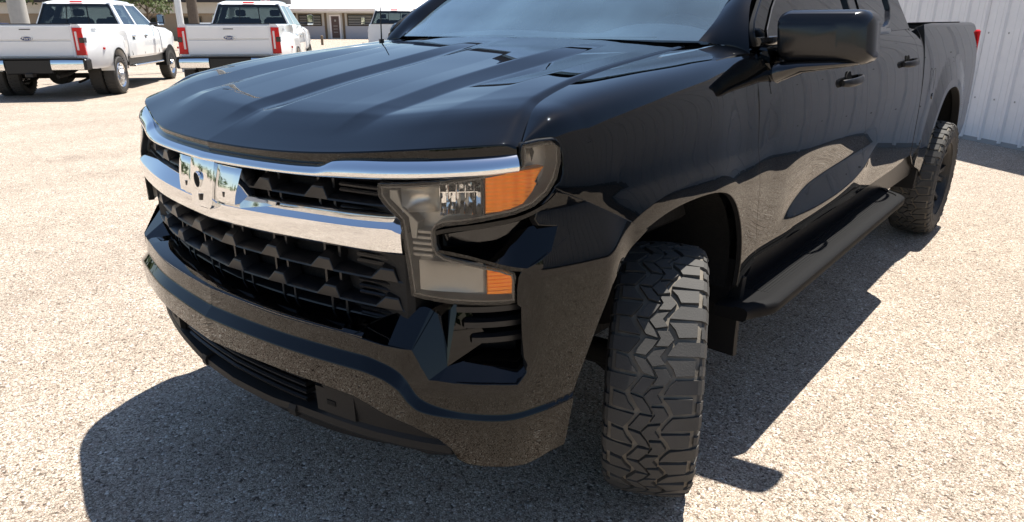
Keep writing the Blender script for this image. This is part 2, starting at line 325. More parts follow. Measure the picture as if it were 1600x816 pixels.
def patch(name, poly, mat, parent, sp=.022, flange=.018, e=0., fn=None, nf=None, roundr=.0035, both=True, holes=(), rails=(), seam0=False, flange_mat='trim'):
    """a panel cut out of a parametric skin along a closed outline, with a rounded, returned edge"""
    fn = fn or S; nf = nf or normal
    P = densify(poly, sp)
    area = .5*np.sum(P[:, 0]*np.roll(P[:, 1], -1)-np.roll(P[:, 0], -1)*P[:, 1])
    if area < 0: P = P[::-1]
    loops = [P] + [densify(h, sp) for h in holes]
    lo, hi = P.min(0), P.max(0); g = np.stack(np.meshgrid(np.arange(lo[0]+sp*.5, hi[0], sp), np.arange(lo[1]+sp*.5, hi[1], sp)), -1).reshape(-1, 2)
    g[:, 0] += (np.round((g[:, 1]-lo[1])/sp) % 2)*sp*.5-sp*.25
    g = g[inside(P, g)]
    for h in holes: g = g[~inside(np.asarray(h, float), g)]
    for L in loops:
        Lc = np.vstack([L, L[:1]]); keep = []
        for c in range(0, len(g), 4000): keep.append(dist_poly(Lc, g[c:c+4000, 0], g[c:c+4000, 1]) > sp*.5)
        g = g[np.concatenate(keep)] if len(g) else g
    if len(rails):
        Rl = [r_ for r_ in rails]; allr = np.vstack(Rl); allr = allr[inside(P, allr)]
        for L in loops:
            Lc = np.vstack([L, L[:1]]); allr = allr[dist_poly(Lc, allr[:, 0], allr[:, 1]) > sp*.22]
        kp = []
        for c in range(0, len(g), 1500): kp.append(np.sqrt(((g[c:c+1500, None]-allr[None])**2).sum(-1)).min(1) > sp*.55)
        g = np.vstack([g[np.concatenate(kp)], allr]) if len(allr) and len(g) else g
    pts = np.vstack(loops+[g]); edges = []; b = 0
    for L in loops: edges += [(b+i, b+(i+1) % len(L)) for i in range(len(L))]; b += len(L)
    v2, _, f2, _, _, _ = delaunay_2d_cdt([Vector(p) for p in pts], edges, [], 1, 1e-7)
    v2 = np.array([tuple(v) for v in v2]); fs = [tuple(f) for f in f2]
    if holes:
        cen = np.array([v2[list(f)].mean(0) for f in fs]); bad = np.zeros(len(fs), bool)
        for h in holes: bad |= inside(np.asarray(h, float), cen)
        fs = [f for f, k in zip(fs, bad) if not k]
    out = []; nflange = 0
    for f in fs:
        a, b_, c = v2[f[0]], v2[f[1]], v2[f[2]]
        out.append(f if (b_[0]-a[0])*(c[1]-a[1])-(b_[1]-a[1])*(c[0]-a[0]) > 0 else tuple(reversed(f)))
    mats_i = {}
    V = fn(v2[:, 0], v2[:, 1]); N = nf(v2[:, 0], v2[:, 1]); V = V+N*e
    V = [tuple(v) for v in V]; N = [tuple(n) for n in N]
    if seam0: V = [(0., v[1], v[2]) if abs(w_[0]) < 1e-5 else v for v, w_ in zip(V, v2)]
    for li, L in enumerate(loops):
        Q = fn(L[:, 0], L[:, 1]); n = nf(L[:, 0], L[:, 1]); Q = Q+n*e; m = len(L)
        if seam0: Q[np.abs(L[:, 0]) < 1e-5, 0] = 0
        t = np.roll(Q, -1, 0)-np.roll(Q, 1, 0); t /= np.maximum(np.linalg.norm(t, axis=1), 1e-9)[:, None]
        out_d = np.cross(t, n); out_d /= np.maximum(np.linalg.norm(out_d, axis=1), 1e-9)[:, None]
        r = np.full((m, 1), roundr)
        if seam0: r[np.abs(L[:, 0]) < 1e-5] = 0; out_d[np.abs(L[:, 0]) < 1e-5] *= 0
        rings = [(Q, n), (Q+out_d*r*.7-n*r*.3, np.where(r > 0, (n+out_d)*.7071, n)), (Q+out_d*r-n*r, np.where(r > 0, out_d, n)), (Q+out_d*r-n*flange, np.where(r > 0, out_d, n))]
        b = len(V)
        for q, nn in rings: V += [tuple(x) for x in q]; N += [tuple(x) for x in nn]
        for k in range(3):
            for i in range(m):
                j = (i+1) % m; out.append((b+k*m+i, b+(k+1)*m+i, b+(k+1)*m+j, b+k*m+j)); mats_i[len(out)-1] = 1 if k == 2 else 0
    def make(s):
        fl = out if s > 0 else [tuple(reversed(f)) for f in out]
        me = bpy.data.meshes.new(name); me.from_pydata([(v[0]*s, v[1], v[2]) for v in V], [], fl)
        me.polygons.foreach_set("use_smooth", [True]*len(me.polygons)); me.update()
        o = link(name, me, [mat, flange_mat] if flange_mat else mat, parent)
        if flange_mat: me.polygons.foreach_set('material_index', [mats_i.get(i, 0) for i in range(len(out))])
        me.normals_split_custom_set_from_vertices([(n_[0]*s, n_[1], n_[2]) for n_ in N])
        return o
    return [make(1)]+([make(-1)] if both else [])
def sweep(name, q0, q1, prof, mat, parent, n=60, sharp=30, closed=True, qs=None):
    """sweep a section (offset, height) along the nose; prof(q) -> list of (o, z) from top-back over the front to bottom-back"""
    qs = np.linspace(q0, q1, n) if qs is None else np.asarray(qs)
    mb = MB(); rs = []
    for q in qs:
        rs.append([tuple(fp(q, z, o)) for (o, z) in prof(float(q))])
    mb.rings(rs, cap=closed, closed=closed)
    return mb.build(name, mat, parent, sharp)
def grid_mesh(name, P, mat, parent, sharp=30, flip=False):
    """P: array (rows, cols, 3)"""
    a, b = P.shape[:2]; fs = []
    for i in range(a-1):
        for j in range(b-1):
            f = (i*b+j, i*b+j+1, (i+1)*b+j+1, (i+1)*b+j); fs.append(tuple(reversed(f)) if flip else f)
    return link(name, mesh_of(P.reshape(-1, 3), fs, name), mat, parent, sharp)

truck = tag(empty("black_pickup"), "black four door pickup with bare chrome grille and front wheel turned out, nearest the camera", "pickup truck")
# ---- hood
hood_z0 = hermite([0, .02, .06, .105, .125, .132, .205, .217, .358, .525, .805, .933, 1.0], [1.166, 1.177, 1.200, 1.2260, 1.2368, 1.2395, 1.2600, 1.2632, 1.2995, 1.335, 1.392, 1.409, 1.418])
_hx = np.linspace(0, 1.1, 881)
def _kern(v, sg):
    k = np.exp(-.5*(np.arange(-12, 13)/sg)**2); k /= k.sum(); return np.convolve(np.pad(v, 12, mode='edge'), k, 'valid')
_hc = _kern(np.interp(_hx, [0, .012, .085, .3, 1.1], [-.009, -.009, .005, .006, .006]), 3.)
_ho = _kern(np.interp(_hx, [0, .3, .415, .495, .66, 1.1], [0, 0, .004, -.018, .000, .000]), 3.)
def hood_xyz(s, r):
    s = np.asarray(s, float); r = np.asarray(r, float); s, r = np.broadcast_arrays(s, r)
    rc = np.clip(r, 0, 1)
    ye = -.70+1.15*rc; x = s*(GAPX(ye)-.004)
    yf = np.interp(np.abs(x), _pl[:_k, 0], _pl[:_k, 1])+.026; yb = .37+.09*(x/.76)**2
    y = yf*(1-rc)+yb*rc
    xe = GAPX(ye)-.004; y = y+(ye-((np.interp(xe, _pl[:_k, 0], _pl[:_k, 1])+.026)*(1-rc)+(.37+.09*(xe/.76)**2)*rc))*np.abs(s)**5
    z0 = hood_z0(rc)+.045*(1-sstep(0, .25, rc))*np.abs(s)**3; z1 = GAPZ(-.70+1.15*rc)-.001
    z = z0+(z1-z0)*np.abs(s)**2.6
    ax = np.abs(x); end = 1-.9*sstep(.58, 1.0, rc)
    A = np.clip((rc-.05)/.12, 0, 1)*(.50+.35*sstep(.25, .55, rc))*end; Ac = np.clip((rc-.05)/.13, 0, 1)*end
    z = z + A*np.interp(ax, _hx, _ho)+Ac*np.interp(ax, _hx, _hc)
    z = z - .012*sstep(.972, 1.0, np.abs(s))**1.5
    return np.stack([x, y, z], -1)
ss = np.concatenate([-np.linspace(1, .95, 9)[:-1], np.linspace(-.95, .95, 281), np.linspace(.95, 1, 9)[1:]])
rr = np.concatenate([np.linspace(0, .10, 10)[:-1], np.linspace(.10, .16, 16)[:-1], np.linspace(.16, .50, 40)[:-1], np.linspace(.50, 1, 46)])
top = hood_xyz(ss[None, :], rr[:, None])
lead = top[0].copy()
rows = []
for dz, dy in ((.060, .06), (.050, .012), (.044, .003), (.005, -.005), (.0012, -.0032)):
    p = lead.copy(); p[:, 2] -= dz; p[:, 1] += dy; rows.append(p)
back = top[-1].copy(); back[:, 2] -= .03; back[:, 1] -= .004
H = np.concatenate([np.stack(rows), top, back[None]], 0)
sl = H[:, :1].copy(); sl[..., 2] -= .035; sr = H[:, -1:].copy(); sr[..., 2] -= .035
H = np.concatenate([sl, H, sr], 1)
grid_mesh("hood", H, 'paint', truck, 34)
for s in (1, -1):      # black filler strip added under the shut line so the gap reads dark
    g_ = []
    for y in np.linspace(-.675, .46, 40):
        gx_, gz_ = float(GAPX(y)), float(GAPZ(y)); g_.append([(s*(gx_+dx), y, gz_-dz) for dx, dz in ((-.04, .05), (-.008, .028), (.010, .028), (.02, .06))])
    grid_mesh("hood_gap_filler", np.array(g_), 'void', truck, 40, flip=s < 0)

# ---- front fenders
seam = [(-.637, 1.105), (-.613, 1.095), (-.557, 1.079), (-.489, 1.044), (-.401, 1.002), (-.319, .959)]
tB = T0+.36
front_edge = [(-.718, tB)] + [(w, t_at(w, z)) for w, z in ((-.712, 1.224), (-.70, 1.2255), (-.68, 1.2275), (-.645, 1.229), (-.624, 1.227), (-.614, 1.214), (-.609, 1.18), (-.611, 1.145), (-.620, 1.125))]
arc_up = [(w, z) for w, z in ARCH_F if (w > -.31) and not (w > .2 and z < .57)]
fender = front_edge + seam + arc_up + [(.470, .560), (.528, .60), (.537, .66), (.507, .75), (.490, .85), (.480, .93), (.458, 1.0), (.434, 1.08), (.424, 1.12), (.416, 1.16), (.424, 1.20), (.436, 1.25), (.446, 1.29), (.455, tB-.03), (.455, tB)]
flare_rails = lambda P: [densify(offset_line(P, d), .011)[:-1] for d in (.010, .022, .034, .043, .048, .052, .058, .070)]
patch("fender", fender, 'paint', truck, sp=.016, rails=flare_rails(ARCH_F))

# ---- doors
front_door = [(.541, .655), (.511, .75), (.494, .85), (.484, .93), (.462, 1.0), (.438, 1.08), (.426, 1.18), (.4205, 1.26), (.430, 1.32), (.446, 1.37), (.456, 1.388), (1.0, 1.405), (1.712, 1.418), (1.712, 1.311), (1.768, 1.036), (1.818, .83), (1.840, .749), (1.850, .656), (1.4, .652), (.9, .650)]
rear_door = [(1.854, .656), (1.844, .749), (1.822, .83), (1.772, 1.036), (1.716, 1.311), (1.716, 1.418), (2.30, 1.428), (2.62, 1.435), (2.74, 1.38), (2.80, 1.26), (2.82, 1.10), (2.84, .92), (2.85, .80), (2.82, .74), (2.77, .69), (2.5, .672)]
ys_ = np.arange(.56, 2.10, .012)
scoop_rails = [np.stack([ys_, fz(ys_)+d], 1) for fz in (_zc, _zv) for d in (-.018, -.012, -.006, 0, .006, .012, .018)]
fd = patch("front_door", front_door, 'paint', truck, sp=.02, rails=scoop_rails, flange_mat=None)
rd = patch("rear_door", rear_door, 'paint', truck, sp=.024, rails=scoop_rails, flange_mat=None)
patch("cab_corner", [(2.932, .70), (2.932, 1.438), (2.628, 1.440), (2.744, 1.383), (2.804, 1.262), (2.824, 1.10), (2.844, .92), (2.854, .80), (2.826, .738), (2.79, .70)], 'paint', truck, sp=.03)

# ---- bed sides
arc_r = [(w, z) for w, z in ARCH_R]
bed = [(2.953, .70), (2.953, 1.46), (3.2, 1.468), (4.66, 1.473), (4.74, 1.462), (4.80, 1.43), (4.83, 1.38), (4.842, 1.2), (4.835, .80), (4.80, .62), (4.55, .56)] + arc_r[::-1] + [(3.28, .56), (3.1, .62)]
bs = patch("bed_side", bed, 'paint', truck, sp=.03, flange=.05, rails=flare_rails(ARCH_R))
mb = MB()
for s in (1, -1):
    mb.add([(s*x, y, z) for x, y, z in ((.940, 2.97, 1.474), (.940, 4.68, 1.480), (.86, 4.68, 1.480), (.86, 2.97, 1.472), (.86, 2.97, 1.41), (.86, 4.68, 1.41))],
           [(0, 1, 2, 3), (3, 2, 5, 4)] if s > 0 else [(3, 2, 1, 0), (4, 5, 2, 3)])
mb.box(-.86, .86, 2.97, 4.78, .90, .94); mb.box(-.93, .93, 2.957, 2.985, .90, 1.455)
for s in (1, -1): mb.box(min(s*.84, s*.865), max(s*.84, s*.865), 2.985, 4.77, .94, 1.44)
mb.build("bed_liner", 'trim', truck)
mb = MB(); mb.box(-.80, .80, 4.78, 4.85, .86, 1.462, .015); mb.build("tailgate", 'paint', truck)
for s in (1, -1):
    mb = MB(); mb.box(min(s*.80, s*.988), max(s*.80, s*.988), 4.842, 4.885, 1.05, 1.42, .012); mb.build("tail_light", 'red_lens', truck)
mb = MB(); mb.box(-.97, .97, 4.86, 4.98, .60, .78, .03); mb.build("rear_bumper", 'chrome', truck)

# ---- black sill, running board, mud flaps
for s in (1, -1):
    mb = MB(); P = [(.90, .42, .48), (.965, .42, .50), (.965, 3.3, .52), (.90, 3.3, .50), (.90, .42, .67), (.985, .42, .67), (.985, 3.3, .70), (.90, 3.3, .70)]
    if s < 0: P = [P[k] for k in (1, 0, 3, 2, 5, 4, 7, 6)]
    mb.hexa([(s*x, y, z) for x, y, z in P]); mb.build("rocker_panel", 'black', truck)
def running_board(s):
    mb = MB(); rs = []
    ys = np.concatenate([np.linspace(.345, .50, 8), np.linspace(.6, 2.3, 18), np.linspace(2.36, 2.52, 8)])
    for y in ys:
        e = 1-.35*(1-sstep(.345, .50, y))-.75*sstep(2.36, 2.53, y)
        xo = .965+.165*e; dz = .018*(y-.35)
        sec = [(.95, .514), (xo-.050, .520), (xo-.046, .526), (xo-.012, .525), (xo-.002, .517), (xo, .506), (xo-.004, .484), (xo-.014, .475), (.95, .474)]
        rs.append([(x*s, y, z+dz) for x, z in sec])
    if s < 0: rs = rs[::-1]
    mb.rings(rs)
    b = mb.build("running_board", 'board', truck, 40)
    mb = MB()
    for k in range(7):
        x0 = .985+k*.012
        mb.hexa([(s*x if s > 0 else s*x, y, z) for x, y, z in ((x0, .56, .518), (x0+.005, .56, .518), (x0+.005, 2.22, .548), (x0, 2.22, .548), (x0, .56, .5235), (x0+.005, .56, .5235), (x0+.005, 2.22, .5535), (x0, 2.22, .5535))])
    mb.build("tread_rib", 'board', b)
    for y in (.62, 1.25, 1.85, 2.25):
        mb = MB(); mb.box(min(s*.60, s*1.0), max(s*.60, s*1.0), y-.035, y+.035, .42, .466, .008); mb.build("bracket", 'under', b)
running_board(1); running_board(-1)
for s in (1, -1):
    for (y0, zt, zb, nm) in ((.455, .60, .275, "mud_flap"), (3.30, .72, .42, "mud_flap")):
        mb = MB(); rs = []
        for k in range(9):
            t = k/8; z = zt+(zb-zt)*t; y = y0-.02*math.sin(t*2.2)+.035*t*t; xi = .80+.03*t; xo = 1.005-.012*t*t
            rs.append([(xi*s, y-.006, z), (xo*s, y-.010, z), (xo*s+.004*s, y+.012, z), (xi*s, y+.010, z)][::s])
        mb.rings(rs[::-1] if True else rs); mb.build(nm, 'trim', truck, 40)

# ---- wheel housings
def liner(P, x1=.985, x0=.52):
    for s in (1, -1):
        mb = MB(); n = len(P)
        o = [(s*x1, y, z) for y, z in P]; i = [(s*x0, y, z) for y, z in P]
        mb.add(o+i, [((j, j+1, j+1+n, j+n) if s < 0 else (j+n, j+1+n, j+1, j)) for j in range(n-1)])
        mb.add(i, [tuple(range(n)) if s > 0 else tuple(range(n-1, -1, -1))])
        mb.build("wheel_housing", 'void', truck, 40)
c = np.array([0, .45]); liner(np.array([(y*1.02, z+.012) for y, z in ARCH_F if not (y < 0 and z < .47)]), .96)
liner(np.array([(3.87+(y-3.87)*1.02, z+.012) for y, z in ARCH_R]), .975)
for s in (1, -1):
    mb = MB(); rs = [[(s*.50, y, z), (s*xo, y+.02, z), (s*xo, y+.035, z), (s*.50, y+.03, z)] for z, y, xo in ((.34, -.66, .86), (.46, -.655, .90), (.60, -.62, .92), (.78, -.56, .93), (.90, -.50, .93))]
    mb.rings(rs if s > 0 else rs[::-1]); mb.build("splash_shield", 'void', truck, 40)
# ---- chassis and engine block-out, plain boxes added to block light and darken underneath
mb = MB()
mb.box(-.52, .52, -.70, 4.6, .42, .62, .03); mb.box(-.70, .70, -.86, -.60, .42, 1.09, .02); mb.box(-.80, .80, -.62, .42, .80, 1.13, .02)
mb.box(-.90, .90, .55, 2.9, .50, .80, .02); mb.box(-.84, .84, 2.98, 4.75, .62, .90, .02)
mb.tube([(-.8, 3.85, .41), (.8, 3.85, .41)], .05, 12)
mb.tube([(-.85, -.02, .40), (-.4, .0, .36), (.4, 0, .36), (.85, -.02, .40)], .045, 12)
for s in (1, -1): mb.tube([(s*.55, .08, .36), (s*.80, .0, .32)], .035, 8); mb.tube([(s*.62, .10, .45), (s*.66, .10, .92)], .05, 12)
mb.box(-.965, .965, 4.42, 4.80, .60, .95, .02); mb.box(-.50, .50, -.62, .62, .25, .42, .04); mb.box(-.62, .62, .62, 3.2, .34, .42, .03)
mb.build("chassis", 'under', truck)
# ------------------------------------------------------------------ nose: bars, grille, lamps, bumper
# upper chrome bar
_ut = PT([(0, 1.137), (.3, 1.142), (.47, 1.150), (.52, 1.166), (.70, 1.180), (1.0, 1.200), (1.14, 1.213)]); _ub = PT([(0, 1.112), (.2, 1.115), (.42, 1.120), (.62, 1.130), (.85, 1.146), (1.14, 1.168)])
def bar_sec(q):
    a = abs(q); t, b = float(_ut(a)), float(_ub(a)); h = t-b
    return [(-.06, t-.004), (-.022, t), (-.010, t-.10*h), (.001, t-.34*h), (.006, t-.60*h), (.0065, t-.74*h), (.003, t-.90*h), (-.006, b), (-.06, b+.002)]
QB = qx(.918)
sweep("upper_grille_bar", -QB, QB, bar_sec, 'chrome', truck, 161, 50)
# dark slot filler between hood lip and bar
sweep("hood_seal", -qx(.90), qx(.90), lambda q: [(-.12, 1.19), (-.030, float(_ut(abs(q)))-.004), (-.030, float(_ub(abs(q)))), (-.12, 1.08)], 'black', truck, 81, 30)
# lower chrome bar
_lt = PT([(0, 1.018), (.2, 1.024), (.4, 1.032), (.6, 1.038), (.76, 1.046)]); _lb = PT([(0, .944), (.2, .948), (.45, .955), (.65, .957), (.76, .962)])
def low_sec(q):
    a = abs(q); t, b = float(_lt(a)), float(_lb(a)); d = .010*float(sstep(qx(.675), qx(.705), a))
    return [(-.08, t+.010), (-.032, t+.008), (-.028, t+.006), (.0045-.004*d, t-.017-d), (.0072, t-.0205-d), (.0078, (t+b)/2), (.004, b+.007), (-.003, b), (-.06, b-.006)]
QL = qx(.705)
sweep("lower_grille_bar", -QL, QL, low_sec, 'chrome', truck, 121, 35)
for s in (1, -1):
    sweep("bar_end_cap", s*QL, s*qx(.716), lambda q: [(-.075, 1.036), (-.02, 1.036), (-.006, 1.020), (-.006, .972), (-.014, .958), (-.06, .956)], 'black', truck, 4)
# emblem plate left bare: a stepped chrome cross-shaped plate with one mounting hole
def plate(name, poly, o0, o1, mat, hole=None, bev=.004, tilt=0.):
    """flat-faced raised plate on the nose; poly (q, z)"""
    P = np.array(poly, float); c = P.mean(0); mb = MB(); n = len(P)
    Pin = c+(P-c)*(1-bev/np.abs(P-c).max(0))
    rs = [[tuple(fp(q, z, o0)) for q, z in P], [tuple(fp(q, z, o1-bev-tilt*(z-c[1]))) for q, z in P], [tuple(fp(q, z, o1-tilt*(z-c[1]))) for q, z in Pin]]
    if hole:
        hq, hz, hr, hh = hole; ang = [math.atan2(z-hz, q-hq) for q, z in Pin]
        rs.append([tuple(fp(hq+hr*math.cos(t), hz+hh*math.sin(t), o1-tilt*(hz-c[1]))) for t in ang]); rs.append([tuple(fp(hq+hr*math.cos(t), hz+hh*math.sin(t), o1-.03)) for t in ang])
        mb.rings(rs, cap=False); mb.k = 1; mb.add(rs[-1], [tuple(range(n))])
        return mb.build(name, [mat, 'void'], truck, 25)
    mb.rings(rs, cap=True); return mb.build(name, mat, truck, 25)
def face(name, L, Rr, o1, cv, mat):
    """bright plate with a face that leans back towards its top; L, Rr: side edges (q, z) from bottom to top"""
    L = catmull(L, 4); Rr = catmull(Rr, 4); nu = 9; G = []
    for k in range(len(L)):
        t = k/(len(L)-1); row = []
        for j in range(nu):
            u = j/(nu-1); q = L[k][0]+(Rr[k][0]-L[k][0])*u; z = L[k][1]+(Rr[k][1]-L[k][1])*u; e = min(u, 1-u, t*1.0, 1-t); row.append(fp(q, z, o1-cv*t*t-(.003 if j in (0, nu-1) or k in (0, len(L)-1) else 0)))
        row = [fp(L[k][0]-.001, L[k][1], -.05)]+row+[fp(Rr[k][0]+.001, Rr[k][1], -.05)]; G.append(row)
    G = [[p_+np.array([0, .05, -.002]) for p_ in G[0]]]+G+[[p_+np.array([0, .05, .002]) for p_ in G[-1]]]
    return grid_mesh(name, np.array(G), mat, truck, 24)
em = face("emblem_plate", [(-.046, .985), (-.056, 1.0), (-.063, 1.06), (-.066, 1.12)], [(.046, .985), (.056, 1.0), (.063, 1.06), (.066, 1.12)], .026, .022, 'chrome')
face("emblem_wing", [(-.150, 1.010), (-.156, 1.04), (-.163, 1.07), (-.172, 1.108)], [(-.060, 1.008), (-.063, 1.04), (-.065, 1.07), (-.066, 1.108)], .014, .020, 'chrome').parent = em
face("emblem_wing", [(.060, 1.008), (.063, 1.04), (.065, 1.07), (.066, 1.108)], [(.156, 1.012), (.162, 1.04), (.170, 1.07), (.178, 1.108)], .014, .020, 'chrome').parent = em
mb = MB(); mb.rings([[tuple(fp(-.006+r_*.016*math.cos(t), 1.060+r_*.021*math.sin(t), +.0185+d_)) for t in np.linspace(0, 2*math.pi, 25)[:-1]] for r_, d_ in ((1.12, -.004), (1.06, .003), (1.0, .003), (.98, .0005))], cap=False); mb.k = 1
mb.add([tuple(fp(-.006+.0157*math.cos(t), 1.060+.0206*math.sin(t), .0192)) for t in np.linspace(0, 2*math.pi, 25)[:-1]], [tuple(range(24))]); mb.build("bolt_hole", ['chrome', 'void'], em, 40)
for (q, z, w, h, o) in ((.006, 1.014, .0035, .009, .0262), (.110, 1.034, .003, .007, .0135), (-.100, 1.036, .003, .007, .0135)):
    plate("mounting_slot", [(q-w, z-h), (q+w, z-h), (q+w, z+h), (q-w, z+h)][::-1], o-.004, o+.0012, 'gloss_black', bev=.0006).parent = em
# black mesh bars with a fin every 0.2 m
def mesh_bar(name, q0, q1, zf, fins, hgt, o, rise=.028, depth=.055):
    qs = [q0]; tz = [0.]
    for f in fins:
        if q0 < f < q1:
            for dq, r in ((-.078, 0), (-.046, 1), (-.008, 1), (.004, 0)):
                qs.append(f+dq); tz.append(r)
    qs.append(q1); tz.append(0.)
    # subdivide long flats so the bar follows the nose
    Q, Tz = [], []
    for i in range(len(qs)-1):
        n = max(1, int((qs[i+1]-qs[i])/.03)); 
        for k in range(n): Q.append(qs[i]+(qs[i+1]-qs[i])*k/n); Tz.append(tz[i]+(tz[i+1]-tz[i])*k/n)
    Q.append(qs[-1]); Tz.append(tz[-1]); rs = []
    for q, t in zip(Q, Tz):
        z = float(zf(abs(q))); zt = z+t*rise
        rs.append([tuple(fp(q, zz, oo)) for oo, zz in ((o-depth, zt+.012), (o-.016-.012*t, zt+.008+.004*t), (o-.002, zt), (o, zt-.004), (o-.002, z-hgt), (o-.012, z-hgt-.003), (o-depth, z-hgt-.010))])
    mb = MB(); mb.rings(rs); return mb.build(name, 'black', truck, 25)
fins1 = [.061+.205*k for k in range(-4, 4)]; fins2 = [.085+.2*k for k in range(-4, 4)]; finsu = [.265+.205*k for k in range(-5, 3)]
QG = qx(.70)
z1 = PT([(0, .869), (.3, .876), (.75, .882)]); z2 = PT([(0, .797), (.3, .803), (.75, .808)]); zu = PT([(0, 1.054), (.3, 1.061), (.75, 1.068)])
mesh_bar("grille_bar", -qx(.66), qx(.66), zu, finsu, .004, -.030)
mesh_bar("grille_bar", -qx(.69), qx(.69), z1, fins1, .004, -.028)
mesh_bar("grille_bar", -qx(.70), qx(.70), z2, fins2, .004, -.028)
zl2 = PT([(0, 1.018), (.3, 1.03), (.75, 1.037)])
mesh_bar("grille_bar", -qx(.66), qx(.66), zl2, [], .004, -.045)
zl3 = PT([(0, .752), (.3, .757), (.75, .765)]); mesh_bar("grille_bar", -qx(.69), qx(.69), zl3, [], .003, -.055)
def web(q, zb, zt, o0=-.052, o1=-.09, w=.004):
    mb = MB(); a = [fp(q-w, z, o) for z, o in ((zb, o1), (zb, o0), (zt, o0), (zt, o1))]; b = [fp(q+w, z, o) for z, o in ((zb, o1), (zb, o0), (zt, o0), (zt, o1))]
    mb.rings([[tuple(p) for p in a], [tuple(p) for p in b]]); return mb.build("grille_web", 'black', truck, 30)
for f in fins1:
    if abs(f) < .66:
        for d in (-.048, .004): web(f+d, .795, .870)
        for d in (-.048, .004): web(f+d, .905, .945, -.055)
for f in fins2:
    if abs(f) < .66:
        for d in (-.048, .004): web(f+d, .752, .798)
for f in finsu:
    if abs(f) < .64 and not (-.2 < f < .2):
        for d in (-.048, .004): web(f+d, 1.015, 1.056, -.055); web(f+d, 1.085, 1.118, -.055)
for s in (1, -1):   # closed-off slats at the ends of the grille
    for z in (1.102, 1.088, 1.046, 1.018, .928, .912, .862, .845, .828, .785, .770):
        q0, q1 = (.50, .66) if z > 1 else (.54, .715)
        qa, qb = sorted((s*qx(q0), s*qx(q1)))
        sweep("closed_slat", qa, qb, lambda q: [(-.075, z+.004), (-.048, z+.004), (-.044, z), (-.046, z-.005), (-.075, z-.006)], 'black', truck, 7)
sweep("grille_backing", -qx(.75), qx(.75), lambda q: [(-.16, 1.13), (-.095, 1.12), (-.095, .73), (-.16, .72)], 'void', truck, 61)

# ---- headlamps
def Q(P): return [(qx(x) if abs(x) < .985 else y_to_q(x), z) for x, z in P]
LENS = [(.652, 1.124), (.652, 1.098), (.664, 1.080), (.703, 1.043), (.708, 1.00), (.716, .93), (.7225, .862), (.80, .853), (.905, .847), (.9155, .850), (.916, .905), (.913, .922),
        (.895, .936), (.86, .950), (.80, .966), (.786, .976), (.780, .992), (.779, 1.022), (.786, 1.034), (.80, 1.040), (.84, 1.046), (.882, 1.056), (.912, 1.064), (.936, 1.079), (.950, 1.105), (.957, 1.135),
        (.9605, 1.175), (.9595, 1.213), (.955, 1.224), (.940, 1.2235), (.9225, 1.2185), (.9215, 1.172), (.88, 1.160), (.80, 1.142), (.72, 1.131)]
LQ = [(qx(x), z) for x, z in LENS]
def shrink(P, d):
    P = np.array(P); n = len(P); out = []
    area = .5*np.sum(P[:, 0]*np.roll(P[:, 1], -1)-np.roll(P[:, 0], -1)*P[:, 1]); sg = 1 if area > 0 else -1
    for i in range(n):
        a, b, c_ = P[i-1], P[i], P[(i+1) % n]; e1 = (b-a)/np.linalg.norm(b-a); e2 = (c_-b)/np.linalg.norm(c_-b)
        n1 = np.array([-e1[1], e1[0]])*sg; n2 = np.array([-e2[1], e2[0]])*sg; k = (n1+n2); k /= max(np.linalg.norm(k), .3); out.append(b+k*d)
    return out
def fan(mb, P, o):   # flat n-gon strip cap on the nose surface
    v2, _, f2, _, _, _ = delaunay_2d_cdt([Vector(p) for p in P], [(i, (i+1) % len(P)) for i in range(len(P))], [], 1, 1e-7)
    vv = [tuple(fp(v[0], v[1], o)) for v in v2]; ff = []
    for f in f2:
        a, b, c_ = v2[f[0]], v2[f[1]], v2[f[2]]; ff.append(tuple(f) if (b-a).cross(c_-a) > 0 else tuple(reversed(f)))
    mb.add(vv, ff)
def lamp_box(name, P, o0, o1, mat, parent, sp=.012, bow=0.):
    """solid block on the nose between offsets o0 and o1 with outline P (q, z)"""
    D = densify(P, sp)
    area = .5*np.sum(D[:, 0]*np.roll(D[:, 1], -1)-np.roll(D[:, 0], -1)*D[:, 1])
    if area < 0: D = D[::-1]
    mb = MB(); n = len(D); rs = [[tuple(fp(q, z, o0)) for q, z in D], [tuple(fp(q, z, o1-.002)) for q, z in D]]
    mb.rings(rs, cap=False); Din = shrink(D, .002)
    mb.rings([rs[1], [tuple(fp(q, z, o1)) for q, z in Din]], cap=False); fan(mb, [tuple(p) for p in Din], o1)
    return mb.build(name, mat, parent, 35)
lens = patch("headlight", LQ, 'lamp_glass', truck, sp=.014, flange=.02, fn=front_S, nf=front_N, e=.001)
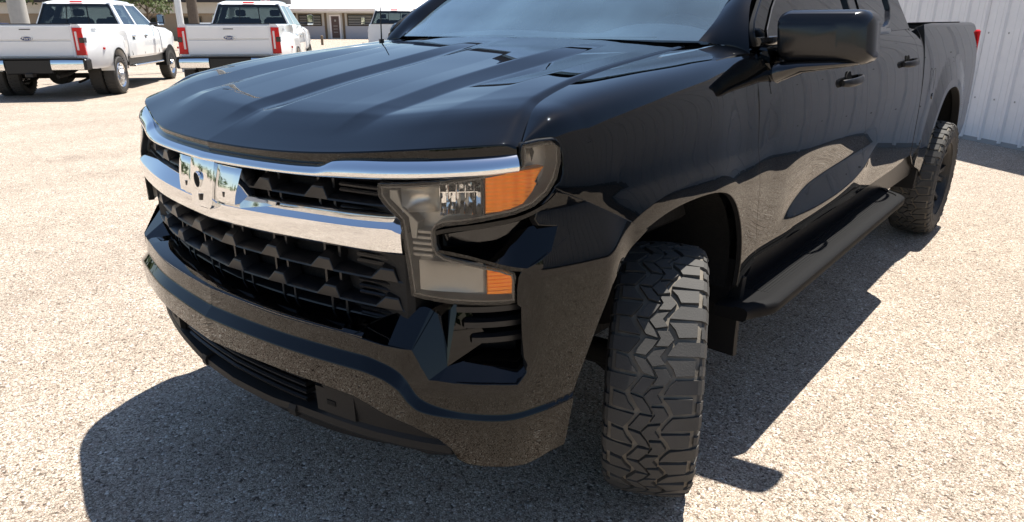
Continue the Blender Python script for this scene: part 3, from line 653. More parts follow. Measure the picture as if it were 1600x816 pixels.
for s, lo in zip((1, -1), lens):
    def put(o):
        if s < 0:
            m = mirror(o, lo); bpy.data.objects.remove(o); return m
        o.parent = lo; return o
    # dark housing behind the lens: walls and back
    D = densify(LQ, .014); mb = MB(); Din = np.array(shrink(D, .006)); ar = .5*np.sum(Din[:, 0]*np.roll(Din[:, 1], -1)-np.roll(Din[:, 0], -1)*Din[:, 1])
    if ar < 0: Din = Din[::-1]
    Dback = np.array(shrink(Din, .004))
    mb.k = 1; mb.rings([[tuple(fp(q, z, -.002)) for q, z in Dback], [tuple(fp(q, z, -.002)) for q, z in Din]][::-1], cap=False); mb.k = 0
    mb.rings([[tuple(fp(q, z, -.045)) for q, z in Dback], [tuple(fp(q, z, -.002)) for q, z in Dback]], cap=False)
    fan(mb, [tuple(p) for p in Dback], -.045)
    put(mb.build("lamp_housing", ['lamp_body', 'gloss_black'], None, 35))
    # stepped face of the inner leg and the ribbed block between the arms
    put(lamp_box("inner_bezel", [(qx(x), z) for x, z in ((.672, 1.112), (.672, 1.09), (.716, 1.05), (.722, 1.0), (.735, 1.0), (.740, 1.04), (.702, 1.075), (.692, 1.112))], -.045, -.012, 'lamp_body', None))
    for k in range(5): put(lamp_box("lamp_rib", [(qx(x), z) for x, z in ((.722, 1.022-k*.014), (.770, 1.022-k*.014), (.770, 1.013-k*.014), (.722, 1.013-k*.014))], -.045, -.014, 'lamp_body', None))
    # reflector bowls (curved facets of bright metal)
    def bowl(q0, q1, z0, z1, nu, nv, d0):
        V = np.zeros((nv*2, nu*2, 3))
        mb = MB()
        for i in range(nu):
            for j in range(nv):
                cs = []
                for (a, b) in ((0, 0), (1, 0), (1, 1), (0, 1)):
                    u, v = (i+a)/nu, (j+b)/nv
                    # each facet is tilted on its own, like a moulded multi-facet reflector
                    dep = d0+.034*(1-(2*u-1)**2)*.6+.034*(1-(2*v-1)**2)*.5 + (.010 if (a == 1) else 0)*(1 if i % 2 else -.4)
                    cs.append(tuple(fp(q0+(q1-q0)*u, z0+(z1-z0)*v, -.008-dep)))
                mb.add(cs, [(0, 1, 2, 3)])
        return mb.build("reflector_bowl", 'lamp_bowl', None, 10)
    def dish(name, q0, q1, z0, z1, dep, mat, n=14, tw=0.):
        P = np.array([[fp(q0+(q1-q0)*u, z0+tw*u+(z1-z0)*v, -.012-dep*(1-(2*u-1)**2)**.7*(1-(2*v-1)**2)**.7) for u in np.linspace(0, 1, n)] for v in np.linspace(0, 1, n)]); return grid_mesh(name, P, mat, None, 60)
    put(dish('inner_reflector', qx(.702), qx(.790), 1.060, 1.120, .030, 'lamp_dark', tw=.010))
    put(bowl(qx(.790), qx(.866), 1.060, 1.138, 9, 3, .002))
    put(dish('lower_reflector', qx(.738), qx(.868), .876, .950, .005, 'lamp_body'))
    for k in range(5):   # projector frame in front of the bowl
        put(lamp_box("reflector_fin", [(qx(.790+k*.016), 1.098), (qx(.7925+k*.016), 1.098), (qx(.7925+k*.016), 1.133), (qx(.790+k*.016), 1.133)], -.03, -.008, 'lamp_bowl', None))
    put(lamp_box("reflector_fin", [(qx(.788), 1.113), (qx(.862), 1.116), (qx(.862), 1.118), (qx(.788), 1.115)], -.03, -.010, 'lamp_bowl', None))
    put(lamp_box("amber_reflector", [(qx(x), z) for x, z in ((.8725, 1.152), (.8725, 1.066), (.905, 1.071), (.925, 1.084), (.9355, 1.110), (.940, 1.1285), (.938, 1.133), (.943, 1.152), (.947, 1.1655), (.93, 1.163), (.90, 1.158))], -.035, -.006, 'amber', None))
    put(lamp_box("amber_reflector", [(qx(x), z) for x, z in ((.8735, .940), (.8735, .872), (.912, .868), (.912, .918), (.900, .929))], -.035, -.006, 'amber', None))
    put(lamp_box("lamp_divider", [(qx(x), z) for x, z in ((.868, 1.155), (.868, 1.062), (.8715, 1.063), (.8715, 1.156))], -.04, -.004, 'gloss_black', None))

# ---- painted bumper: two tiers in the middle that run out into the corner as one crease
X = lambda P: [(qx(x), z) for x, z in P]
bp_ = X([(0, .584), (.27, .594), (.47, .594), (.58, .588), (.62, .576)]) + [(.666, .560), (.743, .540), (.799, .511), (.828, .481), (.842, .448), (.862, .434), (.90, .426), (.960, .417), (1.001, .412), (1.041, .421), (1.074, .434), (1.101, .445)] + \
      [(w+QW, z) for w, z in ((-.6085, .516), (-.5955, .585), (-.5585, .673), (-.5175, .766), (-.4755, .848), (-.438, .885), (-.3875, .914), (-.313, .952))] + \
      [(1.413, .9545), (1.316, 1.000), (1.230, 1.042), (1.164, 1.075), (1.107, 1.092), (1.084, 1.103), (1.076, 1.096), (1.056, 1.083), (1.036, 1.066), (1.031, 1.047), (1.038, 1.035), (1.086, 1.027), (1.122, 1.013), (1.119, 1.001), (1.062, .971), (1.004, .937), (.993, .929), (.988, .914), (.985, .886), (.985, .848), (.993, .841), (.994, .771), (.997, .715), (1.005, .696), (1.000, .673), (.978, .6475), (.925, .6550), (.834, .6600), (.781, .664), (.758, .690), (.739, .7325), (.668, .733)] + X([(.562, .742), (.30, .737), (0, .742)])
qs_ = np.concatenate([np.arange(.014, .66, .010), np.arange(.66, .86, .005), np.arange(.86, 1.16, .010)]); qd_ = qs_
brails = [np.stack([qs_, f_(qs_)+d], 1) for f_ in (B_T1, B_M) for d in (0,)] + [offset_line(np.stack([qd_, f_(qd_)], 1), d) for f_ in (B_T1, B_M) for d in (-.0035, .0035)] + [r_+np.array([QW, 0]) for r_ in flare_rails(ARCH_F)]
patch("front_bumper", bp_, 'paint', truck, sp=.0135, fn=corner_S, nf=corner_N, flange=.03, rails=brails, seam0=True)
for s in (1, -1):
    def sq(P, o=0): return [tuple(fp(s*qx(x), z, o)) for x, z in P]
    # blade between the lamp arms: front face, upper face that rises back into the recess
    def cs(q, z): v = corner_S(np.array(q), np.array(z)); return (s*float(v[0]), float(v[1]), float(v[2]))
    def fq(q, z, o): return tuple(fp(s*q, z, o))
    tip = [fq(qx(x), z, .001+.012*float(sstep(.84, .919, x))) for x, z in ((.783, .976), (.80, .972), (.84, .9635), (.87, .953), (.895, .940), (.908, .932))] + [cs(.994, .930)]*1
    top = [fq(qx(x), z, .004+.014*float(sstep(.84, .925, x))) for x, z in ((.790, .983), (.816, .979), (.845, .971), (.872, .961), (.895, .950), (.912, .942))] + [cs(1.004, .9372), cs(1.062, .9712), cs(1.1195, 1.0010)]
    bk = [fq(qx(x), z, o) for x, z, o in ((.795, .984, -.006), (.825, .983, -.03), (.862, .985, -.048), (.895, .990, -.05), (.912, 1.0, -.048))] + [fq(1.0, 1.012, -.040), fq(1.040, 1.028, -.016), cs(1.087, 1.0268), cs(1.1225, 1.0128)]
    low = [(v[0]*.98, v[1]+.03, v[2]-.012) for v in tip]
    n = len(tip); m = len(top); mb = MB(); vs = low+tip+top+bk; fs = []
    for a in range(2):
        for j in range(n-1): fs.append((a*n+j, a*n+j+1, (a+1)*n+j+1, (a+1)*n+j))
    for j in range(m-1): fs.append((2*n+j, 2*n+j+1, 2*n+m+j+1, 2*n+m+j))
    mb.add(vs, fs if s > 0 else [tuple(reversed(f)) for f in fs]); mb.build("bumper_blade", 'paint', truck, 25)
    # recess wall behind the blade and the painted trim strip under the upper arm
    qa, qb = sorted((s*qx(.782), s*qx(.950)))
    sweep("lamp_recess", qa, qb, lambda q: [(-.10, 1.06), (-.052, 1.052), (-.052, .975), (-.10, .965)], 'gloss_black', truck, 14)
    zt = PT([(qx(.780), 1.030), (qx(.80), 1.0365), (qx(.882), 1.0525), (qx(.915), 1.0605), (qx(.94), 1.077), (qx(.955), 1.10), (qx(.963), 1.13)])
    qa, qb = sorted((s*qx(.782), s*qx(.958)))
    sweep("lamp_trim", qa, qb, lambda q: [(-.05, float(zt(abs(q)))-.001), (-.004, float(zt(abs(q)))-.001), (.002, float(zt(abs(q)))-.004), (.001, float(zt(abs(q)))-.014), (-.012, float(zt(abs(q)))-.020), (-.05, float(zt(abs(q)))-.020)], 'paint', truck, 24, 25)
# ---- shoulder up to the lamp foot, faceted wedge, vent louvres and ledge
_mb = PT([(0, .585), (.3, .592), (.6, .590), (.74, .560)])
sweep("bumper_lip", -qx(.60), qx(.60), lambda q: [(-.09, .752), (.022, .7475+.004*min(1, abs(q)/.6)), (.032, .7425+.003*min(1, abs(q)/.6)), (.030, .735), (-.09, .73)], 'paint', truck, 81, 30)
for s in (1, -1):
    def p(x, z, o): return tuple(fp(s*qx(x), z, o))
    fl = lambda fs: fs if s > 0 else [tuple(reversed(f)) for f in fs]
    mb = MB(); A = [p(.575, .747, .030), p(.671, .739, .033), p(.732, .736, .034), p(.765, .818, -.030), p(.735, .822, -.035), p(.668, .798, -.045), p(.575, .754, -.085)]
    mb.add(A, fl([(0, 1, 5, 6), (1, 2, 3, 4, 5)])); mb.build("bumper_shoulder", 'paint', truck, 20)
    mb = MB(); W = [p(.757, .824, -.020), p(.730, .737, .034), p(.766, .664, .036), p(.797, .688, .004), p(.772, .796, -.048), p(.818, .852, -.046), p(.878, .742, -.042), p(.786, .664, .034)]
    mb.add(W, fl([(0, 1, 2, 3, 4), (0, 4, 5), (4, 3, 5), (5, 3, 6), (2, 7, 3)])); mb.build("bumper_wedge", 'paint', truck, 8)
    mb = MB(); L = [p(.786, .664, .035), p(.816, .660, .034), p(.886, .654, .030), p(.912, .648, .028), p(.926, .690, .028), p(.925, .701, -.045), p(.905, .705, -.055), p(.852, .712, -.052), p(.798, .690, .002)]
    mb.add(L, fl([(0, 1, 7, 8), (1, 2, 6, 7), (2, 3, 4, 5, 6)])); mb.build("bumper_ledge", 'paint', truck, 15)
    qa, qb = sorted((s*qx(.76), s*qx(.930)))
    sweep("vent_backing", qa, qb, lambda q: [(-.13, .87), (-.075, .862), (-.075, .69), (-.13, .68)], 'void', truck, 10)
    for k, z in enumerate((.836, .796, .756)):
        qa, qb = sorted((s*qx(.815+.015*k), s*qx(.9285)))
        sweep("vent_louvre", qa, qb, lambda q: [(-.075, z+.006), (-.034, z+.004), (-.022, z-.002), (-.022, z-.016), (-.034, z-.020), (-.075, z-.022)], 'black', truck, 9, 20)
# ---- black valance below the paint with a slotted centre intake and tow-hook pockets
_vb = PT([(0, .405), (.2, .408), (.35, .422), (.55, .424), (.66, .428), (.85, .432)])
def val_sec(q):
    a = abs(q); k = sstep(.36, .44, a); k = float(k); b = float(_vb(a)); top = float(_mb(a))
    return [(-.02, top+.004), (.012, top-.001), (.012-.05*(1-k), top-.016), (.004-.055*(1-k), (top+b)/2+.012), (-.004-.030*(1-k), b+.045), (.004, b+.034), (.006, b+.014), (-.006, b), (-.07, b-.004)]
sweep("lower_valance", -qx(.80), qx(.80), val_sec, 'trim', truck, 121, 30)
for z in (.545, .522, .499, .476): sweep("intake_slat", -qx(.345), qx(.345), lambda q: [(-.05, z+.004), (-.012, z+.004), (-.006, z), (-.010, z-.009), (-.05, z-.011)], 'black', truck, 41)
for s in (1, -1):
    qa, qb = sorted((s*.405, s*.54)); sweep("tow_hook_pocket", qa, qb, lambda q: [(-.01, .552), (.008, .546), (.006, .472), (-.01, .465)], 'trim', truck, 8)
    qa, qb = sorted((s*.445, s*.475)); sweep("tow_hook_slot", qa, qb, lambda q: [(.0, .516), (.0095, .514), (.009, .500), (.0, .498)], 'void', truck, 4)
    qa, qb = sorted((s*qx(.66), s*qx(.955))); vb2 = PT([(qx(.66), .430), (qx(.73), .412), (qx(.80), .422), (qx(.91), .406), (qx(.955), .390)]); vt2 = PT([(qx(.66), .55), (qx(.74), .54), (qx(.80), .49), (qx(.955), .46)])
    sweep("corner_valance", qa, qb, lambda q: [(-.06, float(vt2(abs(q)))), (-.012, float(vt2(abs(q)))), (-.014, float(vb2(abs(q)))+.01), (-.022, float(vb2(abs(q)))), (-.07, float(vb2(abs(q))))], 'trim', truck, 24)
for q in (-.19, .30):
    sweep("valance_bracket", q-.014, q+.014, lambda t: [(-.03, .456), (.006, .452), (.013, .438), (.010, .418), (-.03, .414)], 'trim', truck, 4)
sweep("air_dam", -qx(.62), qx(.62), lambda q: [(-.10, .42), (-.055, .415), (-.075, .335+.06*abs(q/.7)**3), (-.085, .335+.06*abs(q/.7)**3), (-.12, .40)], 'trim', truck, 61)
# ------------------------------------------------------------------ cab: pillars, glass, roof, inside
def gx(z): return .938-.42*(np.asarray(z, float)-1.42)-.10*np.maximum(np.asarray(z, float)-1.42, 0)**2
def G_S(w, z): return np.stack(np.broadcast_arrays(gx(z), w, z), -1)
def G_N(w, z):
    s = .42+.2*np.maximum(np.asarray(z, float)-1.42, 0); k = 1/np.sqrt(1+s*s); return np.stack(np.broadcast_arrays(k, 0*w, s*k), -1)
A_IN = [(.762, .43, 1.412), (.762, .545, 1.476), (.755, .63, 1.53), (.745, .72, 1.583), (.70, .98, 1.73), (.63, 1.29, 1.885)]     # windscreen side of the pillar
A_OUT = [(.945, .475, 1.392), (.915, .478, 1.434), (.893, .51, 1.475), (.876, .555, 1.505), (.852, .63, 1.55), (.76, .98, 1.75), (.675, 1.31, 1.90)]
ain = catmull(A_IN, 8); aout = catmull(A_OUT, 8)
def resamp(P, n):
    d = np.concatenate([[0], np.cumsum(np.linalg.norm(np.diff(P, axis=0), axis=1))]); u = np.linspace(0, d[-1], n); return np.stack([np.interp(u, d, P[:, k]) for k in range(3)], 1)
# fender end curve continues into the pillar foot
tt = np.linspace(T0+.36, T0+.20, 9); foot = S(np.full(9, .460), tt)
NP = 40; ai, ao = resamp(ain, NP), resamp(aout, NP); rows = []
for k in range(NP):
    w_ = np.linspace(0, 1, 9)[:, None]; line = ai[k]*(1-w_)+ao[k]*w_; nrm = np.array([.35, -.75, .55]); line = line+nrm*(.014*np.sin(np.pi*w_))
    m = 1-float(sstep(0, 9, k)); m = m*sstep(0, .4, w_); line = line*(1-m)+foot*m; rows.append(line)
Pp = np.array(rows); fold = Pp[:, -1:] + np.array([-.03, .04, 0]); Pp = np.concatenate([Pp, fold], 1)
ap = grid_mesh("windshield_pillar", Pp, 'paint', truck, 40); mirror(ap)
# door frames with the two window openings
outer = [(.500, 1.404), (.500, 1.44), (.53, 1.475), (.575, 1.505), (.65, 1.55), (.98, 1.75), (1.31, 1.895), (2.45, 1.895), (2.56, 1.75), (2.66, 1.55), (2.72, 1.442), (1.7, 1.424), (1.0, 1.412)]
hole_f = [(.585, 1.418), (1.66, 1.432), (1.66, 1.82), (1.28, 1.82), (1.02, 1.70), (.70, 1.52), (.60, 1.45)]
hole_r = [(1.80, 1.434), (2.16, 1.440), (2.25, 1.452), (2.33, 1.48), (2.40, 1.54), (2.40, 1.82), (1.80, 1.82)]
patch("window_frame", outer, 'paint', truck, sp=.025, fn=G_S, nf=G_N, e=-.002, holes=[hole_f, hole_r])
for h, nm in ((hole_f, "side_window"), (hole_r, "rear_side_window")):
    patch(nm, h, 'tint', truck, sp=.08, fn=G_S, nf=G_N, e=-.012, flange=.004, roundr=.001)
for s in (1, -1):
    mb = MB()
    for h in (hole_f, hole_r):
        L = densify(shrink(h, .001), .03); I = np.array(shrink(L, .009)); n = len(L)
        rs = [[tuple(v*np.array([s, 1, 1])) for v in G_S(L[:, 0], L[:, 1])+G_N(L[:, 0], L[:, 1])*.003], [tuple(v*np.array([s, 1, 1])) for v in G_S(I[:, 0], I[:, 1])+G_N(I[:, 0], I[:, 1])*.001], [tuple(v*np.array([s, 1, 1])) for v in G_S(I[:, 0], I[:, 1])-G_N(I[:, 0], I[:, 1])*.012]]
        mb.rings(rs if s > 0 else rs[::-1], cap=False)
    mb.build("window_trim", 'gloss_black', truck, 40)
    # belt moulding along the foot of the glass
    mb = MB(); rs = []
    for y in np.linspace(.50, 2.24, 50):
        z = 1.404+.0135*(y-.5)/.5*.5+.004; zt = min(1.414+.013*(y-.58), 1.436)+.006; x0 = float(gx(zt))
        rs.append([(s*(x0+.010), y, zt-.022), (s*(x0+.016), y, zt-.010), (s*(x0+.010), y, zt+.004), (s*(x0-.006), y, zt+.006), (s*(x0-.01), y, zt-.022)])
    mb.rings(rs if s > 0 else rs[::-1]); mb.build("belt_moulding", 'gloss_black', truck, 40)
# roof and back wall
rv = []
for y in np.linspace(1.26, 2.46, 14):
    f = (y-1.26)/1.2; zc = 1.915+.03*math.sin(math.pi*min(1, f*.9+.05)); rv.append([(x*.685, y-.07*(1-abs(x))*(1-f), zc-.045*abs(x)**3) for x in np.linspace(-1, 1, 21)])
grid_mesh("roof", np.array(rv), 'paint', truck, 40)
mb = MB(); mb.add([(-.90, 2.9, .95), (.90, 2.9, .95), (.93, 2.72, 1.43), (.69, 2.46, 1.88), (-.69, 2.46, 1.88), (-.93, 2.72, 1.43)], [(0, 1, 2, 5), (5, 2, 3, 4)]); mb.build("cab_back", 'paint', truck)
mb = MB(); mb.add([(-.66, 2.687, 1.48), (.66, 2.687, 1.48), (.58, 2.502, 1.82), (-.58, 2.502, 1.82)], [(0, 1, 2, 3)]); mb.build("back_window", 'tint', truck)
# windscreen
NW = 25; rows = []
for k in range(NP):
    a = ai[k]; u = np.linspace(-1, 1, NW); bow = (.16-.10*k/NP)*(1-u*u); rows.append(np.stack([a[0]*u*.997, a[1]-bow*.55+.004, a[2]+0*u+bow*.02], 1))
grid_mesh("windshield", np.array(rows), 'windshield', truck, 60)
mb = MB()   # cowl grille between hood and glass
u = np.linspace(-1, 1, 31); cw = []
for x in u*.752:
    k = (x/.752)**2; yb = .37+.09*(x/.76)**2; cw.append([(x, yb-.01, 1.385), (x, yb+.012, 1.402), (x, .445-.09*(1-k), 1.406), (x, .50-.09*(1-k), 1.38)])
mb.rings(cw, cap=False, closed=False); mb.build("cowl", 'trim', truck, 40)
for (x0, y0, x1, y1) in ((.10, .375, .60, .455), (-.56, .40, -.02, .365)):
    mb = MB(); P = []
    for k in range(9):
        t = k/8; x = x0+(x1-x0)*t; kk = 1-(x/.762)**2; P.append((x, .452-.088*kk+.012+.03*t*0, 1.412+.010*t))
    mb.tube(P, [.007, .006, .005, .005, .004, .004, .004, .003, .003], 6); mb.tube([(P[0][0], P[0][1]-.03, 1.39), P[0]], .010, 8); mb.build("wiper", 'black', truck)
# inside
mb = MB(); rs = []
for x in np.linspace(-.72, .72, 25):
    hump = .040*math.exp(-((x-.38)/.19)**4)+.012*math.exp(-((x+.38)/.25)**2); rs.append([(x, .47, 1.33), (x, .55, 1.385), (x, .66, 1.418+.5*hump), (x, .80, 1.428+hump), (x, .93, 1.42+hump), (x, .97, 1.36), (x, .97, 1.0), (x, .6, 1.0)])
mb.rings(rs, cap=True); mb.build("dashboard", 'cabin', truck, 35)
def torus(c, r0, r1, tilt, n=40, m=8):
    mb = MB(); T = Matrix.Translation(c) @ Matrix.Rotation(tilt, 4, 'X'); rs = []
    for k in range(n+1):
        t = 2*math.pi*k/n; rs.append([tuple(T @ Vector(((r0+r1*math.cos(2*math.pi*j/m))*math.cos(t), (r0+r1*math.cos(2*math.pi*j/m))*math.sin(t), r1*math.sin(2*math.pi*j/m)))) for j in range(m)])
    mb.rings(rs, cap=False); return mb, T
mb, T = torus((.38, 1.10, 1.33), .185, .016, R(-62))
for a in (R(0), R(180), R(270)): mb.tube([tuple(T @ Vector((.04*math.cos(a), .04*math.sin(a), -.02))), tuple(T @ Vector((.18*math.cos(a), .18*math.sin(a), 0)))], .018, 8)
mb.lathe([(-.03, .0), (-.03, .06), (.0, .065), (.01, .0)], 20, 'z'); v0 = len(mb.v)-80
mb.v[v0:] = [tuple(T @ Vector(p)) for p in mb.v[v0:]]; mb.build("steering_wheel", 'seat', truck, 40)
for s in (1, -1):
    mb = MB(); mb.box(s*.38-.26, s*.38+.26, 1.30, 1.80, .92, 1.08, .05); mb.hexa([(s*.38-.25, 1.72, 1.05), (s*.38+.25, 1.72, 1.05), (s*.38+.25, 1.88, 1.05), (s*.38-.25, 1.88, 1.05), (s*.38-.22, 1.92, 1.62), (s*.38+.22, 1.92, 1.62), (s*.38+.22, 2.02, 1.62), (s*.38-.22, 2.02, 1.62)])
    b = mb.build("seat", 'seat', truck, 40); mb = MB(); mb.box(s*.38-.13, s*.38+.13, 1.93, 2.03, 1.65, 1.80, .04); mb.build("headrest", 'seat', b, 40)
mb = MB(); mb.box(-.85, .85, .60, 2.85, .80, .86); mb.box(-.68, .68, 2.35, 2.80, .9, 1.5, .05); mb.build("cabin_floor", 'seat', truck)
mb = MB(); mb.box(-.13, .13, .98, 1.02, 1.66, 1.74, .012); mb.tube([(0, 1.0, 1.74), (0, .99, 1.775)], .012, 8); mb.build("rear_view_mirror", 'black', truck, 40)
mb = MB(); mb.tube([(-.80, .33, 1.39), (-.80, .335, 1.545)], [.004, .002], 6); mb.tube([(-.80, .33, 1.375), (-.80, .33, 1.40)], .012, 8); mb.build("antenna", 'black', truck, 40)

# ---- door mirrors
def rrect(x0, x1, z0, z1, r, y, n=6, taper=0.):
    out = []
    for cx, cz, a0 in ((x1-r, z1-r, 0), (x0+r, z1-r, 90), (x0+r, z0+r, 180), (x1-r, z0+r, 270)):
        for k in range(n+1):
            a = R(a0+90*k/n); out.append((cx+r*math.cos(a)+taper*(cz+r*math.sin(a)-z1), y, cz+r*math.sin(a)))
    return out
def door_mirror(s):
    X0, X1, Z0, Z1, Y = (.950, 1.246, 1.338, 1.512, .640) if s > 0 else (.950, 1.09, 1.345, 1.475, .640)   # the far mirror is folded in
    mb = MB(); rs = []
    for dy, i in ((-.060, .050), (-.056, .030), (-.044, .012), (-.025, .003), (0, 0), (.055, .0), (.068, .006)):
        ring = rrect(X0+i, X1-i, Z0+i*.8, Z1-i, max(.045-i*.3, .02), Y+dy, taper=-.10)
        rs.append([(x*s, y+(.055*(x-X0)/.3 if x > X0 else 0), z) for x, y, z in ring])
    rs.append([(s*1.108+(p[0]-s*1.108)*.9, p[1]-.012, 1.43+(p[2]-1.43)*.88) for p in rs[-1]])
    mb.rings(rs if s < 0 else rs[::-1]); m = mb.build("door_mirror", 'mirror_black', truck, 30)
    mb = MB(); ring = rrect(X0+.03, X1-.03, Z0+.02, Z1-.03, .03, Y+.060, taper=-.10); mb.add([(x*s, y+.055*(x-X0)/.3, z) for x, y, z in ring], [tuple(range(len(ring)))]); mb.build("mirror_glass", 'chrome', m)
    # raised cap panel on the nose of the housing with a slim step along its upper edge
    mb = MB(); rs = []
    for o, i in ((.0, 0), (-.010, .002), (-.014, .010)):
        ring = rrect(.968+i, (1.160 if s > 0 else 1.06)-i, 1.372+i, (1.473 if s > 0 else 1.45)-i, .018, Y-.048+o, taper=-.10); rs.append([(x*s, y+.055*(x-X0)/.3, z) for x, y, z in ring])
    mb.rings(rs if s < 0 else rs[::-1]); mb.build("mirror_cap", 'mirror_black', m, 30)
    mb = MB(); rs = []      # glossy base and arm to the door
    for (x, y, z, hx, hz) in (((1.225, .665, 1.347, .012, .008), (1.16, .655, 1.340, .055, .014)) if s > 0 else ())+((1.06, .635, 1.330, .055, .022), (.995, .61, 1.312, .052, .034), (.945, .585, 1.285, .050, .045)):
        rs.append([(s*x, y+hx*math.cos(R(a)), z+hz*math.sin(R(a))) for a in range(0, 360, 30)])
    mb.rings(rs if s > 0 else rs[::-1]); mb.build("mirror_arm", 'gloss_black', m, 40)
door_mirror(1); door_mirror(-1)
# ---- handles
def handle(y0, y1, z0, z1, door, s):
    mb = MB(); rs = []; n = 14
    for k in range(n+1):
        t = k/n; y = y0+(y1-y0)*t; z = z0+(z1-z0)*t; b = math.sin(math.pi*min(1, max(0, t*1.0)))**.5; xs = float(S(np.array(y), np.array(z))[0]); o = .004+.034*min(1, b*1.05)
        h = .0135+.006*b*(1-.4*t)
        rs.append([(s*(xs+o+.009*math.cos(R(a))), y, z+h*math.sin(R(a))) for a in range(0, 360, 30)])
    mb.rings(rs if s > 0 else rs[::-1]); hd = mb.build("door_handle", 'black', door, 40)
    mb = MB(); yc = y0+.36*(y1-y0); zc = z0+.36*(z1-z0); xs = float(S(np.array(yc), np.array(zc))[0]); ring = [(s*(xs+.0016+0*a), yc+.042*math.cos(R(a)), zc+.042*math.sin(R(a))) for a in range(0, 360, 15)]
    mb.rings([[(p[0]-s*.004, p[1], p[2]) for p in ring], ring] if s < 0 else [ring[::-1], [(p[0]-s*.004, p[1], p[2]) for p in ring[::-1]]]); mb.build("handle_cup", 'void', hd, 30)
for s, f, r in ((1, fd[0], rd[0]), (-1, fd[1], rd[1])):
    handle(1.34, 1.585, 1.226, 1.240, f, s); handle(2.42, 2.68, 1.258, 1.270, r, s)
# fuel flap line and grommet on the bed side
mb = MB()
xs = float(S(np.array(3.38), np.array(1.09))[0]); n = 40
ring = lambda r, dx: [(xs+dx, 3.22+r*(.6*math.cos(2*math.pi*k/n)), 1.10+r*math.sin(2*math.pi*k/n)) for k in range(n)]
mb.rings([ring(.105, .0006), ring(.105, .0012), ring(.102, .0012), ring(.102, .0004)], cap=False); mb.build("fuel_door_seam", 'void', bs[0], 30)
mb = MB(); mb.lathe([(0, .0), (.004, .0), (.006, .018), (0, .022)], 20, 'x', (float(S(np.array(3.28), np.array(1.03))[0])-.001, 3.28, 1.03)); mb.build("fuel_cap_lock", 'gloss_black', bs[0], 30)
